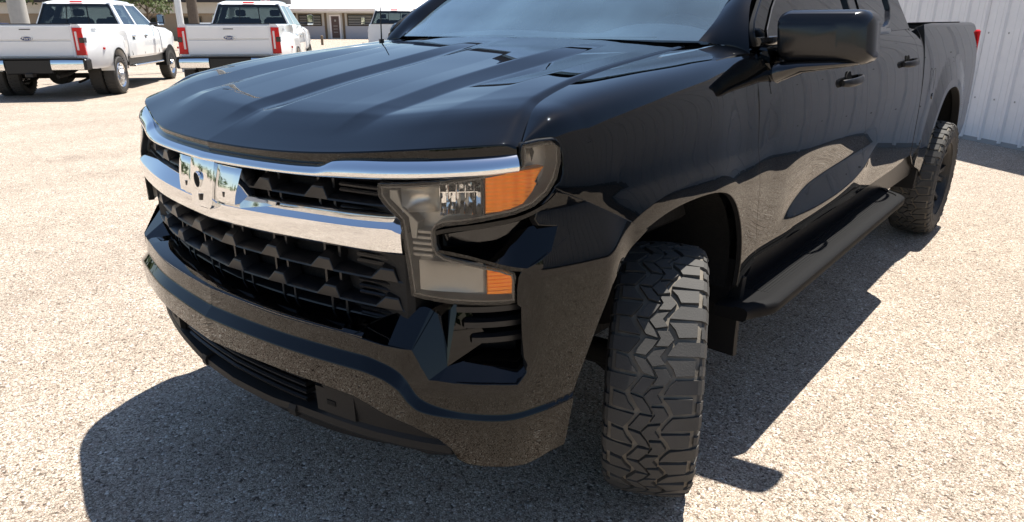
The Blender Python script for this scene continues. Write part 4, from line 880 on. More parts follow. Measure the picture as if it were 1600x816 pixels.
# ------------------------------------------------------------------ wheels
TR, TW = .407, .136
def tread_wheel(name, loc, rz, side, detail=True, N=24):
    hub = MB(); hub.lathe([(-.10, .0), (-.10, .17), (-.06, .17), (-.06, .10), (.05, .10), (.06, .0)], 32); w = hub.build(name, 'under', truck, 30)
    w.location = loc; w.rotation_euler = (0, 0, rz)
    def crown(v): a = abs(v); return TR-.006*(a/.11)**2-(.011*((a-.092)/.03)**2 if a > .092 else 0)
    mb = MB(); dep = .0115
    prof = [(-.128, .275), (-.134, .295), (-.135, .325), (-.131, .362), (-.125, .378), (-.117, crown(.117)-dep)]
    prof = prof + [(v, crown(v)-dep) for v in np.linspace(-.110, .110, 13)] + [(-a, r) for a, r in prof[::-1]]
    mb.k = 1; mb.lathe([p for p in prof if abs(p[0]) <= .118], 96)
    mb.k = 0; left = [p for p in prof if p[0] <= -.116]; right = [p for p in prof if p[0] >= .116]
    inn = [(-.104, .254), (-.125, .258)]
    mb.lathe(inn+left, 96); mb.lathe(right+[(-a, r) for a, r in inn[::-1]], 96)
    # raised rings on the side wall
    for sgn in (1, -1):
        for r0, r1 in ((.300, .304), (.340, .344)): mb.lathe([(sgn*.133, r0), (sgn*.1365, (r0+r1)/2), (sgn*.133, r1)], 96)
    def P3(u, v, h):
        a = 2*math.pi*u/N; r = crown(v)-h; return (v, -r*math.sin(a), -r*math.cos(a))
    def block(poly, h0=0., h1=.0125, tap=.0012):
        c = np.mean(poly, 0); n = len(poly); L = .110
        base = [P3(u, v, h1) for u, v in poly]
        top = [P3(u+(c[0]-u)*0+(tap/L)*(1 if u < c[0] else -1), v+tap*(1 if v < c[1] else -1), h0) for u, v in poly]
        area = sum(poly[i][0]*poly[(i+1) % n][1]-poly[(i+1) % n][0]*poly[i][1] for i in range(n))
        f = [tuple(range(n, 2*n))]+[(j, (j+1) % n, (j+1) % n+n, j+n) for j in range(n)]
        if area > 0: f = [tuple(reversed(x)) for x in f]
        mb.add(base+top, f)
    def tri(u): u = u % 1; return (u/.5 if u < .5 else (1-u)/.5)
    zR = lambda u: .020+.034*tri(u); zL = lambda u: -.070+.034*tri(u)
    rb = random.Random(3)
    for p in range(N if detail else N):
        for k in range(2):
            u0, u1 = p+k*.5, p+(k+1)*.5
            for sg, zf in ((1, zR), (-1, zL)):
                g = .048; sl = .07
                a0, a1 = u0+g, u1-g; edge = sg*.1195
                i0, i1 = zf(a0)+sg*.0065, zf(a1)+sg*.0065
                mid = (a0+a1)/2; im = zf(mid)+sg*.0065; sp = .0038
                ed2 = edge-(sg*.012 if k else 0); block([(a0, i0), (a0+sl, ed2), (mid+sl, ed2), (a1+sl, ed2), (a1, i1), (mid, im+(sg*.004 if k else -sg*.002))])
                # lug running down the shoulder
                b0, b1 = a0+sl, a1+sl
                if k: b1 -= .12
                else: b0 += .0
                q = [(sg*.1335, 0.0), (sg*.147, 0)]
                def SP(u, x, r): an = 2*math.pi*u/N; return (x, -r*math.sin(an), -r*math.cos(an))
                rt = crown(.1195); vs = []
                for (x, r) in ((sg*.1185, rt-.001), (sg*.128, .384), (sg*.1362, .352 if k else .366), (sg*.128, .352 if k else .366), (sg*.117, .376)):
                    vs += [SP(b0+.01, x, r), SP(b1-.01, x, r)]
                f = [(0, 1, 3, 2), (2, 3, 5, 4), (4, 5, 7, 6), (0, 2, 4, 6, 8), (9, 7, 5, 3, 1)]
                mb.add(vs, f if sg < 0 else [tuple(reversed(x)) for x in f])
        # two columns of hooked centre blocks
        for k in range(2):
            for col in (0, 1):
                off = .25*col; a0, a1 = p+k*.5+off+.038, p+(k+1)*.5+off-.038
                mL = lambda u: (zL(u)+.007) if col == 0 else (zL(u)+.0485)
                mR = lambda u: (zL(u)+.0415) if col == 0 else (zR(u)-.007)
                sl = .05*(1 if col else -1)*(1 if k else .3); um = (a0+a1)/2
                f0 = lambda v, u: u+sl*((v-(mL(um)+mR(um))/2)/.02)
                for (c0, c1) in ((a0, a1),):
                    pl = []
                    for u, v in ((c0, mL(c0)), (c0, mR(c0)), ((c0+c1)/2, mR((c0+c1)/2)+(.003 if col == 0 else 0)), (c1, mR(c1)), (c1, mL(c1)), ((c0+c1)/2, mL((c0+c1)/2)-(.003 if col else 0))): pl.append((u+sl*((v-(mL(u)+mR(u))/2)/.022), v))
                    block(pl)
    for sg in (1,):
        pass
    ty = mb.build("tyre", ['rubber', 'dust'], w, 25)
    # rim: black alloy with split spokes
    mb = MB(); o = side
    mb.lathe([(-.11*o, .262), (-.09*o, .245), (-.02*o, .236), (.05*o, .238), (.09*o, .246), (.116*o, .262), (.116*o, .252), (.09*o, .236), (.03*o, .225)], 64)
    mb.lathe([(.05*o, .0), (.075*o, .04), (.07*o, .075), (.04*o, .085)], 24)
    for k in range(6):
        for d in (-.13, .13):
            a = 2*math.pi*k/6+d; b = 2*math.pi*k/6+d*1.55; rs = []
            for (r, an, x, wd, th) in ((.06, a*1.0, .060, .020, .03), (.15, (a+b)/2, .075, .016, .024), (.232, b, .095, .020, .022)):
                t = Vector((0, -math.sin(an), math.cos(an))); rd_ = Vector((0, math.cos(an), math.sin(an))); c = rd_*r
                rs.append([tuple(c+t*dx+Vector((o*(x+dz), 0, 0))) for dx, dz in ((-wd, -th), (wd, -th), (wd*.8, 0), (-wd*.8, 0))])
            mb.rings(rs)
    for k in range(6): mb.tube([(.07*o, .055*math.cos(k*1.047), .055*math.sin(k*1.047)), (.088*o, .055*math.cos(k*1.047), .055*math.sin(k*1.047))], .010, 6)
    mb.build("rim", 'rim_black', w, 30)
    mb = MB(); mb.lathe([(-.02, .10), (-.02, .175), (.005, .175), (.005, .10)], 40); mb.build("brake_disc", 'alloy', w, 30)
    return w
STEER = R(27)
tread_wheel("wheel", (.925, -.02, TR), STEER, 1); tread_wheel("wheel", (-.925, -.02, TR), STEER, -1)
tread_wheel("wheel", (.955, 3.85, TR), 0, 1); tread_wheel("wheel", (-.955, 3.85, TR), 0, -1)
# ------------------------------------------------------------------ ground
def ground_mat():
    m, n, l, b = new_mat("chip_seal_gravel")
    tc = n.new("ShaderNodeTexCoord"); P = tc.outputs['Object']
    def vor(scale, feat='F1', rnd=1.):
        v = n.new("ShaderNodeTexVoronoi"); v.feature = feat; v.inputs['Scale'].default_value = scale; v.inputs['Randomness'].default_value = rnd; l.new(P, v.inputs['Vector']); return v
    def noise(scale, det=5, rough=.5):
        v = n.new("ShaderNodeTexNoise"); v.inputs['Scale'].default_value = scale; v.inputs['Detail'].default_value = det; v.inputs['Roughness'].default_value = rough; l.new(P, v.inputs['Vector']); return v
    def ramp(src, stops):
        r = n.new("ShaderNodeValToRGB"); e = r.color_ramp.elements
        while len(e) < len(stops): e.new(.5)
        for k, (p, c) in enumerate(stops): e[k].position = p; e[k].color = (*c, 1)
        l.new(src, r.inputs[0]); return r.outputs[0]
    def mix(f, a, b_, t='MIX'):
        x = n.new("ShaderNodeMix"); x.data_type = 'RGBA'; x.blend_type = t
        for s_, i in ((f, 0), (a, 6), (b_, 7)):
            if isinstance(s_, (int, float)): x.inputs[i].default_value = s_
            elif isinstance(s_, tuple): x.inputs[i].default_value = (*s_, 1)
            else: l.new(s_, x.inputs[i])
        return x.outputs[2]
    def mth(op, a, b_=None):
        x = n.new("ShaderNodeMath"); x.operation = op
        for s_, i in ((a, 0), (b_, 1)):
            if s_ is None: continue
            if isinstance(s_, (int, float)): x.inputs[i].default_value = s_
            else: l.new(s_, x.inputs[i])
        return x.outputs[0]
    v1, v2 = vor(112), vor(200); e1 = vor(112, 'DISTANCE_TO_EDGE')
    sep = n.new("ShaderNodeSeparateColor"); l.new(v1.outputs['Color'], sep.inputs[0])
    stone = ramp(sep.outputs[0], [(0., (.08, .064, .052)), (.14, (.22, .17, .13)), (.32, (.45, .375, .31)), (.58, (.58, .50, .425)), (.76, (.33, .25, .20)), (.88, (.70, .63, .55)), (.95, (.84, .80, .72)), (1., (.14, .125, .115))])
    sep2 = n.new("ShaderNodeSeparateColor"); l.new(v2.outputs['Color'], sep2.inputs[0])
    fine = ramp(sep2.outputs[1], [(0., (.13, .105, .085)), (.5, (.45, .38, .305)), (1., (.70, .63, .54))])
    big = noise(.55, 6); med = noise(6, 5)
    sel = ramp(noise(26, 3).outputs['Fac'], [(.42, (0, 0, 0)), (.58, (1, 1, 1))])
    col = mix(sel, stone, fine)
    gap = ramp(e1.outputs['Distance'], [(.0, (.42, .40, .39)), (.11, (1, 1, 1))])
    col = mix(1., col, gap, 'MULTIPLY')
    col = mix(.55, col, ramp(med.outputs['Fac'], [(.25, (.72, .70, .68)), (.75, (1.12, 1.12, 1.10))]), 'MULTIPLY')
    col = mix(.8, col, ramp(big.outputs['Fac'], [(.3, (.86, .84, .82)), (.7, (1.08, 1.07, 1.05))]), 'MULTIPLY')
    wave = n.new("ShaderNodeTexWave"); wave.inputs['Scale'].default_value = .22; wave.inputs['Distortion'].default_value = 5; wave.inputs['Detail'].default_value = 3; l.new(P, wave.inputs['Vector'])
    col = mix(.35, col, ramp(wave.outputs['Fac'], [(.2, (.90, .88, .86)), (.8, (1.06, 1.06, 1.06))]), 'MULTIPLY')
    vs_ = vor(.55); st_ = ramp(mth('ADD', vs_.outputs['Distance'], mth('MULTIPLY', noise(3.5, 4).outputs['Fac'], .35)), [(.20, (.66, .64, .63)), (.34, (1, 1, 1))])
    col = mix(.7, col, st_, 'MULTIPLY')
    l.new(col, b.inputs['Base Color']); b.inputs['Roughness'].default_value = .85; b.inputs['Specular IOR Level'].default_value = .25
    h = mth('ADD', mth('MULTIPLY', mth('MINIMUM', e1.outputs['Distance'], .35), 1.4), mth('MULTIPLY', sep.outputs[2], .45))
    h = mth('ADD', h, mth('MULTIPLY', v2.outputs['Distance'], .25))
    bp = n.new("ShaderNodeBump"); bp.inputs['Strength'].default_value = .9; bp.inputs['Distance'].default_value = .0045
    l.new(h, bp.inputs['Height']); l.new(bp.outputs[0], b.inputs['Normal'])
    return m
M['ground'] = ground_mat()
mb = MB(); mb.add([(-900, -900, 0), (900, -900, 0), (900, 900, 0), (-900, 900, 0)], [(0, 1, 2, 3)])
g = mb.build("ground", 'ground'); tag(g, "tan chip seal gravel lot under all the trucks", "ground", kind='structure')
# loose stones lying on the seal, thickest near the camera
M['pebble'] = pbr('loose_stone', (.42, .36, .29), .8, 0, 0, .3, mott=.5)
vs, fs = [], []; ico = [(0, 0, 1), (.9, 0, .3), (.28, .86, .3), (-.73, .53, .3), (-.73, -.53, .3), (.28, -.86, .3), (.4, .3, -.4), (-.4, .3, -.4), (0, -.5, -.4)]
icf = [(0, 1, 2), (0, 2, 3), (0, 3, 4), (0, 4, 5), (0, 5, 1), (1, 6, 2), (2, 6, 7), (2, 7, 3), (3, 7, 4), (4, 7, 8), (4, 8, 5), (5, 8, 1), (1, 8, 6)]
for k in range(9000):
    d = 1.2+7.5*rng.random()**1.6; a = _yaw+R(rng.uniform(-40, 42)); x, y = 1.883+d*math.sin(a), -1.8748+d*math.cos(a)
    r = .0022+.0042*rng.random()**3; t = rng.uniform(0, 6.28); fl = rng.uniform(.45, .8); ct, st = math.cos(t), math.sin(t); q = rng.uniform(.7, 1.3); b = len(vs)
    for p in ico: vs.append((x+r*q*(p[0]*ct-p[1]*st), y+r*(p[0]*st+p[1]*ct), r*fl*(p[2]*.9+.25)))
    fs += [tuple(i+b for i in f) for f in icf]
g = link("loose_stones", mesh_of(vs, fs), 'pebble'); tag(g, "small loose stones scattered over the gravel", "gravel", kind='stuff')
# ------------------------------------------------------------------ white ribbed metal building behind the pickup
def rot2(rz): c, s = math.cos(rz), math.sin(rz); return lambda x, y: (c*x-s*y, s*x+c*y)
def metal_building():
    b = tag(empty("metal_building"), "white ribbed metal wall of a shed beside the black pickup's tail", "building")
    p0 = Vector((.52, 9.08, 0)); d = Vector((.77, -.64, 0)).normalized(); n = Vector((-.64, -.77, 0)).normalized()
    m = M['wall_white'] = pbr('ribbed_white_steel', (.74, .73, .73), .42, .0, .25, .5, mott=.05, bump=(3, .08, .02))
    M['wall_base'] = pbr('base_flashing', (.30, .29, .28), .6)
    H, pitch, a, wdt = 4.3, .305, -9.2, .914
    sec0 = []
    for r in range(3):
        x = r*pitch; sec0 += [(x, 0), (x+.10, 0), (x+.105, .004), (x+.118, .004), (x+.123, 0), (x+.19, 0), (x+.195, .004), (x+.208, .004), (x+.213, 0), (x+.245, 0), (x+.262, .030), (x+.288, .030), (x+.305, 0)]
    me = None
    k = 0; x = a
    while x < 15:
        if me is None:
            mb = MB(); rs = [[tuple(d*q[0]+n*q[1]+Vector((0, 0, z))) for q in sec0] for z in (.03, H)]; mb.rings(rs, cap=False, closed=False)
            o = mb.build("wall_panel", 'wall_white', b, 25); me = o.data
        else: o = bpy.data.objects.new("wall_panel", me); COL.objects.link(o); o.parent = b
        o.location = p0+d*x+n*(.0025 if k % 2 else 0); x += wdt; k += 1
    mb = MB(); e0, e1 = p0+d*a, p0+d*x
    def pt(v, off, z): q = v+n*off; return (q.x, q.y, z)
    mb.hexa([pt(e0, -6, 0), pt(e0, -.01, 0), pt(e1, -.01, 0), pt(e1, -6, 0), pt(e0, -6, H), pt(e0, -.01, H), pt(e1, -.01, H), pt(e1, -6, H)]); mb.build("wall_core", 'wall_base', b, 25)
    mb = MB(); mb.hexa([pt(e0, -.005, 0), pt(e0, .014, 0), pt(e1, .014, 0), pt(e1, -.005, 0), pt(e0, -.005, .055), pt(e0, .006, .055), pt(e1, .006, .055), pt(e1, -.005, .055)]); mb.build("base_flashing", 'wall_base', b, 25)
    mb = MB(); mb.hexa([pt(e0, -6.1, H), pt(e0, .10, H), pt(e1, .10, H), pt(e1, -6.1, H), pt(e0, -6.1, H+.5), pt(e0, .10, H+.14), pt(e1, .10, H+.14), pt(e1, -6.1, H+.5)]); mb.build("roof", 'wall_white', b, 25)
    # screw heads along the girts
    mb = MB(); t = a; kk = 0
    for z in (.55, 1.35, 2.15):
        t = a+.05
        while t < 3.5:
            q = p0+d*t+n*.003; mb.add([tuple(q+d*(.013*math.cos(w))+Vector((0, 0, z+.013*math.sin(w)))+n*.004) for w in np.linspace(0, 5.24, 6)], [tuple(range(6))]); t += .305
    o = mb.build("screw_heads", 'wall_base', b, 25); o['kind'] = 'stuff'
metal_building()

# ------------------------------------------------------------------ white work trucks
def vehicle_wheel(parent, loc, side, r=.405, w=.25, dual=False):
    out = []
    for off in ((0, -.29) if dual else (0,)):
        mb = MB(); prof = [(-w/2+.03, r*.62), (-w/2, r*.72), (-w/2, r*.90), (-w/2+.03, r*.985), (0, r), (w/2-.03, r*.985), (w/2, r*.90), (w/2, r*.72), (w/2-.03, r*.62)]
        mb.lathe(prof, 40)
        for k in range(36):
            a = 2*math.pi*k/36
            for v in (-.08, .0, .08):
                a2 = a+.05*(v != 0); da = .055
                vv = [(v+dx, (r+.006)*math.cos(a2+t), (r+.006)*math.sin(a2+t)) for dx, t in ((-.034, 0), (.034, 0), (.034, da), (-.034, da))]; vi = [(x, y*.975, z*.975) for x, y, z in vv]
                mb.add(vv+vi, [(0, 1, 2, 3), (0, 4, 5, 1), (1, 5, 6, 2), (2, 6, 7, 3), (3, 7, 4, 0)])
        hub = mb.build("wheel" if off == 0 else "inner_wheel", 'rubber', parent, 30); hub.location = (loc[0]+off*side, loc[1], loc[2]); out.append(hub)
        mb = MB(); o = side; dz = -.045 if dual else .10
        mb.lathe([(o*(w/2-.02), r*.66), (o*(w/2-.005), r*.63), (o*(w/2-.03), r*.56), (o*(dz-.02), r*.50), (o*(dz), r*.40), (o*(dz+.02), r*.30), (o*(dz+.06), r*.26), (o*(dz+.07), 0)], 32)
        for k in range(8):
            t = 2*math.pi*k/8; mb.tube([(o*(dz), r*.36*math.cos(t), r*.36*math.sin(t)), (o*(dz+.03), r*.36*math.cos(t), r*.36*math.sin(t))], .016, 6)
        mb.build("rim", 'alloy', hub, 30)
    return out
def loft_body(mb, secs):
    mb.rings(secs, cap=True)
def white_truck(loc, rz, label, bed=True):
    t = tag(empty("work_truck", loc, rz), label, "pickup truck", "white work trucks parked across the lot")
    def B(name, mat, f, parent=None, sharp=30):
        mb = MB(); f(mb); return mb.build(name, mat, parent or t, sharp)
    YC0, YC1, YH = 2.56, 4.95, 6.35      # cab back, cowl, nose
    # cab body: lower block with shoulder, then greenhouse with openings left for glass
    def lower(mb):
        secs = []
        for y, zt, sx in ((YC0, 1.44, 1.0), (YC0+.06, 1.45, 1.01), (3.6, 1.44, 1.015), (4.6, 1.42, 1.015), (YC1+.15, 1.40, 1.0)):
            secs.append([(-.93*sx, y, .62), (.93*sx, y, .62), (1.0*sx, y, .74), (1.005*sx, y, 1.0), (.99*sx, y, 1.24), (.945*sx, y, zt-.05), (.90*sx, y, zt), (-.90*sx, y, zt), (-.945*sx, y, zt-.05), (-.99*sx, y, 1.24), (-1.005*sx, y, 1.0), (-1.0*sx, y, .74)])
        mb.rings(secs)
    B("cab", 'white_paint', lower, sharp=25)
    def roof(mb):
        secs = []
        for y, z, sx in ((YC0+.10, 1.90, .68), (YC0+.16, 1.955, .70), (3.2, 1.995, .73), (3.9, 1.985, .72), (4.25, 1.93, .69), (4.32, 1.90, .66)):
            secs.append([(-sx, y, z-.07), (sx, y, z-.07), (sx-.02, y, z-.02), (sx-.12, y, z), (-sx+.12, y, z), (-sx+.02, y, z-.02)])
        mb.rings(secs)
    B("roof", 'white_paint', roof, sharp=40)
    def pillars(s):
        def f(mb):
            for (y0, y1, z0, Y0, Y1, z1) in ((YC0+.01, YC0+.20, 1.42, YC0+.10, YC0+.27, 1.92), (3.56, 3.66, 1.42, 3.52, 3.60, 1.92), (4.86, 5.0, 1.40, 4.22, 4.34, 1.90)):
                xb, xt = .915, .70
                p = [(s*(xb-.08), y0, z0), (s*xb, y0, z0), (s*xb, y1, z0), (s*(xb-.08), y1, z0), (s*(xt-.08), Y0, z1), (s*xt, Y0, z1), (s*xt, Y1, z1), (s*(xt-.08), Y1, z1)]
                mb.hexa(p if s > 0 else [p[1], p[0], p[3], p[2], p[5], p[4], p[7], p[6]])
            mb.box(min(s*.66, s*.715), max(s*.66, s*.715), YC0+.12, 4.3, 1.885, 1.93)
        return f
    for s in (1, -1): B("pillar_frame", 'white_paint', pillars(s))
    for s in (1, -1):
        for (ya, yb, yc, yd) in ((YC0+.19, 3.57, 3.53, YC0+.26), (3.65, 4.88, 4.28, 3.59)):
            def wpane(mb):
                p = [(s*.905, ya, 1.44), (s*.905, yb, 1.43), (s*.705, yc, 1.89), (s*.705, yd, 1.89)]; mb.add(p, [(0, 1, 2, 3) if s > 0 else (3, 2, 1, 0)])
            B("side_window", 'dark_glass', wpane)
    B("windshield", 'windshield', lambda mb: mb.add([(-.86, 4.97, 1.40), (.86, 4.97, 1.40), (.66, 4.30, 1.90), (-.66, 4.30, 1.90)], [(3, 2, 1, 0)]))
    rw = B("back_window", 'dark_glass', lambda mb: mb.add([(-.86, YC0-.004, 1.46), (.86, YC0-.004, 1.46), (.69, YC0+.085, 1.885), (-.69, YC0+.085, 1.885)], [(0, 1, 2, 3)]))
    def fr(mb):
        for (x0, x1, X0, X1) in ((-.86, -.82, -.69, -.66), (.82, .86, .66, .69), (-.25, -.23, -.22, -.20), (.23, .25, .20, .22)):
            mb.hexa([(x0, YC0-.014, 1.455), (x1, YC0-.014, 1.455), (x1, YC0, 1.455), (x0, YC0, 1.455), (X0, YC0+.075, 1.89), (X1, YC0+.075, 1.89), (X1, YC0+.09, 1.89), (X0, YC0+.09, 1.89)])
        mb.hexa([(-.86, YC0-.014, 1.44), (.86, YC0-.014, 1.44), (.86, YC0, 1.44), (-.86, YC0, 1.44), (-.855, YC0-.012, 1.465), (.855, YC0-.012, 1.465), (.855, YC0+.004, 1.465), (-.855, YC0+.004, 1.465)])
        mb.hexa([(-.69, YC0+.07, 1.872), (.69, YC0+.07, 1.872), (.69, YC0+.09, 1.872), (-.69, YC0+.09, 1.872), (-.68, YC0+.075, 1.895), (.68, YC0+.075, 1.895), (.68, YC0+.09, 1.895), (-.68, YC0+.09, 1.895)])
    B("window_frame", 'black', fr, rw)
    B("brake_light", 'red_lens', lambda mb: mb.box(-.13, .13, YC0+.075, YC0+.12, 1.925, 1.958, .01))
    def inside(mb):
        mb.box(-.80, .80, YC0+.12, 4.9, 1.0, 1.05)
        for x in (-.48, 0, .48): mb.box(x-.20, x+.20, 2.85, 3.0, 1.05, 1.58, .04)
        for x in (-.42, .42): mb.box(x-.24, x+.24, 3.75, 3.9, 1.05, 1.62, .04); mb.box(x-.12, x+.12, 3.77, 3.87, 1.64, 1.80, .03)
        mb.box(-.80, .80, 4.55, 4.95, 1.05, 1.40, .04)
    B("seats", 'seat', inside)
    # nose
    def nose(mb):
        secs = []
        for y, zt, sx, zb in ((YC1+.12, 1.41, 1.0, .72), (5.25, 1.40, 1.02, .72), (5.9, 1.37, 1.02, .72), (6.25, 1.33, 1.0, .72), (YH, 1.28, .97, .76)):
            secs.append([(-.95*sx, y, zb), (.95*sx, y, zb), (1.02*sx, y, zb+.12), (1.02*sx, y, 1.12), (.99*sx, y, zt-.09), (.90*sx, y, zt-.02), (.5*sx, y, zt+.01), (-.5*sx, y, zt+.01), (-.90*sx, y, zt-.02), (-.99*sx, y, zt-.09), (-1.02*sx, y, 1.12), (-1.02*sx, y, zb+.12)])
        mb.rings(secs)
    B("hood", 'white_paint', nose, sharp=30)
    def arch(s, y, x, r=.50, w=.02, zc=.41):
        def f(mb):
            if True:
                o = [(s*x, y+(r+.055)*math.cos(R(a)), zc+(r+.055)*math.sin(R(a))) for a in range(-2, 183, 8)]; i = [(s*x, y+r*math.cos(R(a)), zc+r*math.sin(R(a))) for a in range(-2, 183, 8)]
                o2 = [(s*(x-.02), p[1], p[2]) for p in o]; i2 = [(s*(x-.30), p[1], p[2]) for p in i]; n = len(o); mb.add(o+i+o2+i2, [q for j in range(n-1) for q in ((j, j+1, j+1+n, j+n), (j, j+2*n, j+1+2*n, j+1), (j+n, j+1+n, j+1+3*n, j+3*n))])
                mb.add([(s*(x-.004), p[1], p[2]) for p in i]+[(s*(x-.004), y, zc-.05)], [tuple(range(n))])
        return f
    for s in (1, -1): B("front_arch", 'trim', arch(s, 5.67, 1.045, .46), sharp=30)
    for s in (1, -1): vehicle_wheel(t, (s*.92, 5.67, .405), s)
    # doors: shut lines, handles, cladding
    for s in (1, -1):
        for y in (2.72, 3.62, 4.78): B("door_seam", 'trim', lambda mb: mb.hexa([(s*1.0, y-.006, .76), (s*1.022, y-.006, .76), (s*1.022, y+.006, .76), (s*1.0, y+.006, .76), (s*.93, y-.006, 1.38), (s*.962, y-.006, 1.38), (s*.962, y+.006, 1.38), (s*.93, y+.006, 1.38)]))
    for s in (1, -1):
        for y in (2.98, 3.86):
            h = B("door_handle", 'chrome', lambda mb: mb.box(min(s*.985, s*1.035), max(s*.985, s*1.035), y-.12, y+.12, 1.17, 1.205, .012))
            B("handle_cup", 'trim', lambda mb: mb.box(min(s*.985, s*1.012), max(s*.985, s*1.012), y-.06, y+.05, 1.10, 1.17, .006), h)
        mbm = MB(); mbm.box(min(s*1.13, s*1.30), max(s*1.13, s*1.30), 4.55, 4.68, 1.42, 1.70, .04); mbm.tube([(s*.93, 4.62, 1.46), (s*1.18, 4.62, 1.46)], .03, 8); mm = mbm.build("tow_mirror", 'black', t, 40)
        B("mirror_glass", 'chrome', lambda mb: mb.add([(s*1.15, 4.545, 1.50), (s*1.28, 4.545, 1.50), (s*1.28, 4.545, 1.68), (s*1.15, 4.545, 1.68)], [(0, 1, 2, 3)]), mm)
        B("mirror_lens", 'chrome', lambda mb: mb.box(min(s*1.14, s*1.29), max(s*1.14, s*1.29), 4.535, 4.55, 1.43, 1.48, .004), mm)
        B("running_board", 'alloy', lambda mb: (mb.box(min(s*.88, s*1.06), max(s*.88, s*1.06), 2.7, 4.9, .50, .545, .015), mb.box(min(s*.80, s*.92), max(s*.80, s*.92), 2.75, 2.85, .52, .66), mb.box(min(s*.80, s*.92), max(s*.80, s*.92), 4.7, 4.8, .52, .66)))
        B("sill", 'black', lambda mb: mb.box(min(s*.80, s*.985), max(s*.80, s*.985), 2.45, 5.15, .55, .74))
    def cha(mb):
        for s in (1, -1): mb.box(min(s*.38, s*.48), max(s*.38, s*.48), -.15, 6.2, .58, .74)
        mb.tube([(-.85, 1.2, .40), (.85, 1.2, .40)], .055, 10); mb.tube([(0, 1.0, .42), (0, 1.4, .42)], .19, 14); mb.box(-.3, .3, 2.3, 4.6, .50, .72); mb.box(-.85, .85, 2.6, 5.0, .58, .66); mb.box(-.7, .7, 5.0, 6.2, .45, .9)
        mb.tube([(.55, .9, .62), (.55, .2, .50), (.45, -.1, .46)], .04, 8); mb.tube([(-.55, .6, .30), (-.52, 1.2, .34), (-.5, 1.9, .55)], .025, 6); mb.tube([(.55, .6, .30), (.52, 1.2, .34), (.5, 1.9, .55)], .025, 6)
    B("chassis", 'under', cha)
    for s in (1, -1): vehicle_wheel(t, (s*1.085, 1.2, .405), s, dual=True)
    if not bed: return t
    # bed: side walls, tailgate, flared rear fenders
    def boxside(s):
        def f(mb):
            secs = []
            for y, e in ((.0, 0), (.03, .004), (1.2, .006), (2.48, .0), (2.50, -.004)):
                ring = [(s*.82, y, .80), (s*(.985+e), y, .80), (s*(1.005+e), y, .95), (s*(1.0+e), y, 1.30), (s*(.985+e), y, 1.43), (s*(.95+e), y, 1.455), (s*.82, y, 1.455)]; secs.append(ring if s > 0 else ring[::-1])
            mb.rings(secs)
        return f
    for s in (1, -1): B("bed_side", 'white_paint', boxside(s), sharp=25)
    B("bed_floor", 'white_paint', lambda mb: mb.box(-.84, .84, .02, 2.48, .92, .96)); B("bed_front", 'white_paint', lambda mb: mb.box(-.84, .84, 2.44, 2.48, .961, 1.44))
    def hip(s):
        def f(mb):
            secs = []
            for y, xo, zb, zt in ((.08, 1.0, .60, 1.20), (.28, 1.09, .59, 1.24), (.55, 1.185, .60, 1.27), (.80, 1.215, .62, 1.285)):
                ring = [(s*.90, y, zb), (s*(xo-.03), y, zb), (s*xo, y, zb+.08), (s*xo, y, zt-.30), (s*(xo-.02), y, zt-.10), (s*(.985), y, zt), (s*.90, y, zt)]; secs.append(ring if s > 0 else ring[::-1])
            mb.rings(secs)
            secs = []
            for y, xo, zb, zt in ((1.60, 1.215, .62, 1.285), (1.85, 1.17, .60, 1.26), (2.15, 1.06, .62, 1.22), (2.35, 1.0, .66, 1.18)):
                ring = [(s*.90, y, zb), (s*(xo-.03), y, zb), (s*xo, y, zb+.08), (s*xo, y, zt-.30), (s*(xo-.02), y, zt-.10), (s*(.985), y, zt), (s*.90, y, zt)]; secs.append(ring if s > 0 else ring[::-1])
            mb.rings(secs)
            # over the tyres: crown above a round opening
            o, i = [], []
            for a in range(0, 181, 9):
                yy = 1.2+.40*math.cos(R(a)); zz = .52+.43*math.sin(R(a))**.8; i.append((s*1.215, yy, zz))
            tp = [(s*1.215, p[1], max(p[2]+.02, .985)) for p in i]; sh = [(s*1.195, p[1], 1.185) for p in i]; up = [(s*.985, p[1], 1.285) for p in i]; inn = [(s*.95, p[1], p[2]) for p in i]; n = len(i)
            mb.add(inn+i+tp+sh+up, [((j+k*n, j+1+k*n, j+1+(k+1)*n, j+(k+1)*n)) for k in range(4) for j in range(n-1)])
        return f
    def lip(s):
        def f(mb):
            ring = [[(s*(1.225+dx), 1.2+(.40+dr)*math.cos(R(a)), .52+(.43+dr)*max(0, math.sin(R(a)))**.8) for dx, dr in ((0, -.012), (.006, .0), (.006, .028), (0, .032))] for a in range(0, 181, 9)]; mb.rings(ring)
        return f
    for s in (1, -1):
        hp = B("rear_fender", 'white_paint', hip(s), sharp=35); B("fender_lip", 'trim', lip(s), hp)
        B("side_marker", 'red_lens', lambda mb: mb.box(min(s*1.15, s*1.192), max(s*1.15, s*1.192), .50, .56, .96, 1.0), hp)
    B("wheel_housing", 'void', lambda mb: mb.box(-.93, .93, .45, 1.95, .60, .92))
    def tg(mb):
        mb.box(-.835, .835, -.03, .03, .82, 1.452, .018); mb.box(-.80, .80, -.042, -.025, 1.16, 1.42, .010); mb.box(-.80, .80, -.040, -.025, .85, 1.14, .008)
    g = B("tailgate", 'white_paint', tg, sharp=30)
    B("top_cap", 'black', lambda mb: mb.box(-.835, .835, -.025, .05, 1.452, 1.468, .005), g)
    B("tailgate_handle", 'trim', lambda mb: mb.box(-.10, .10, -.050, -.03, 1.352, 1.368, .004), g)
    o = MB(); o.rings([[(.115*math.cos(a), y, 1.185+.046*math.sin(a)) for a in np.linspace(0, 2*math.pi, 33)[:-1]][::-1] for y in (-.035, -.050)]); o = o.build("oval_badge", 'badge_blue', g, 30)
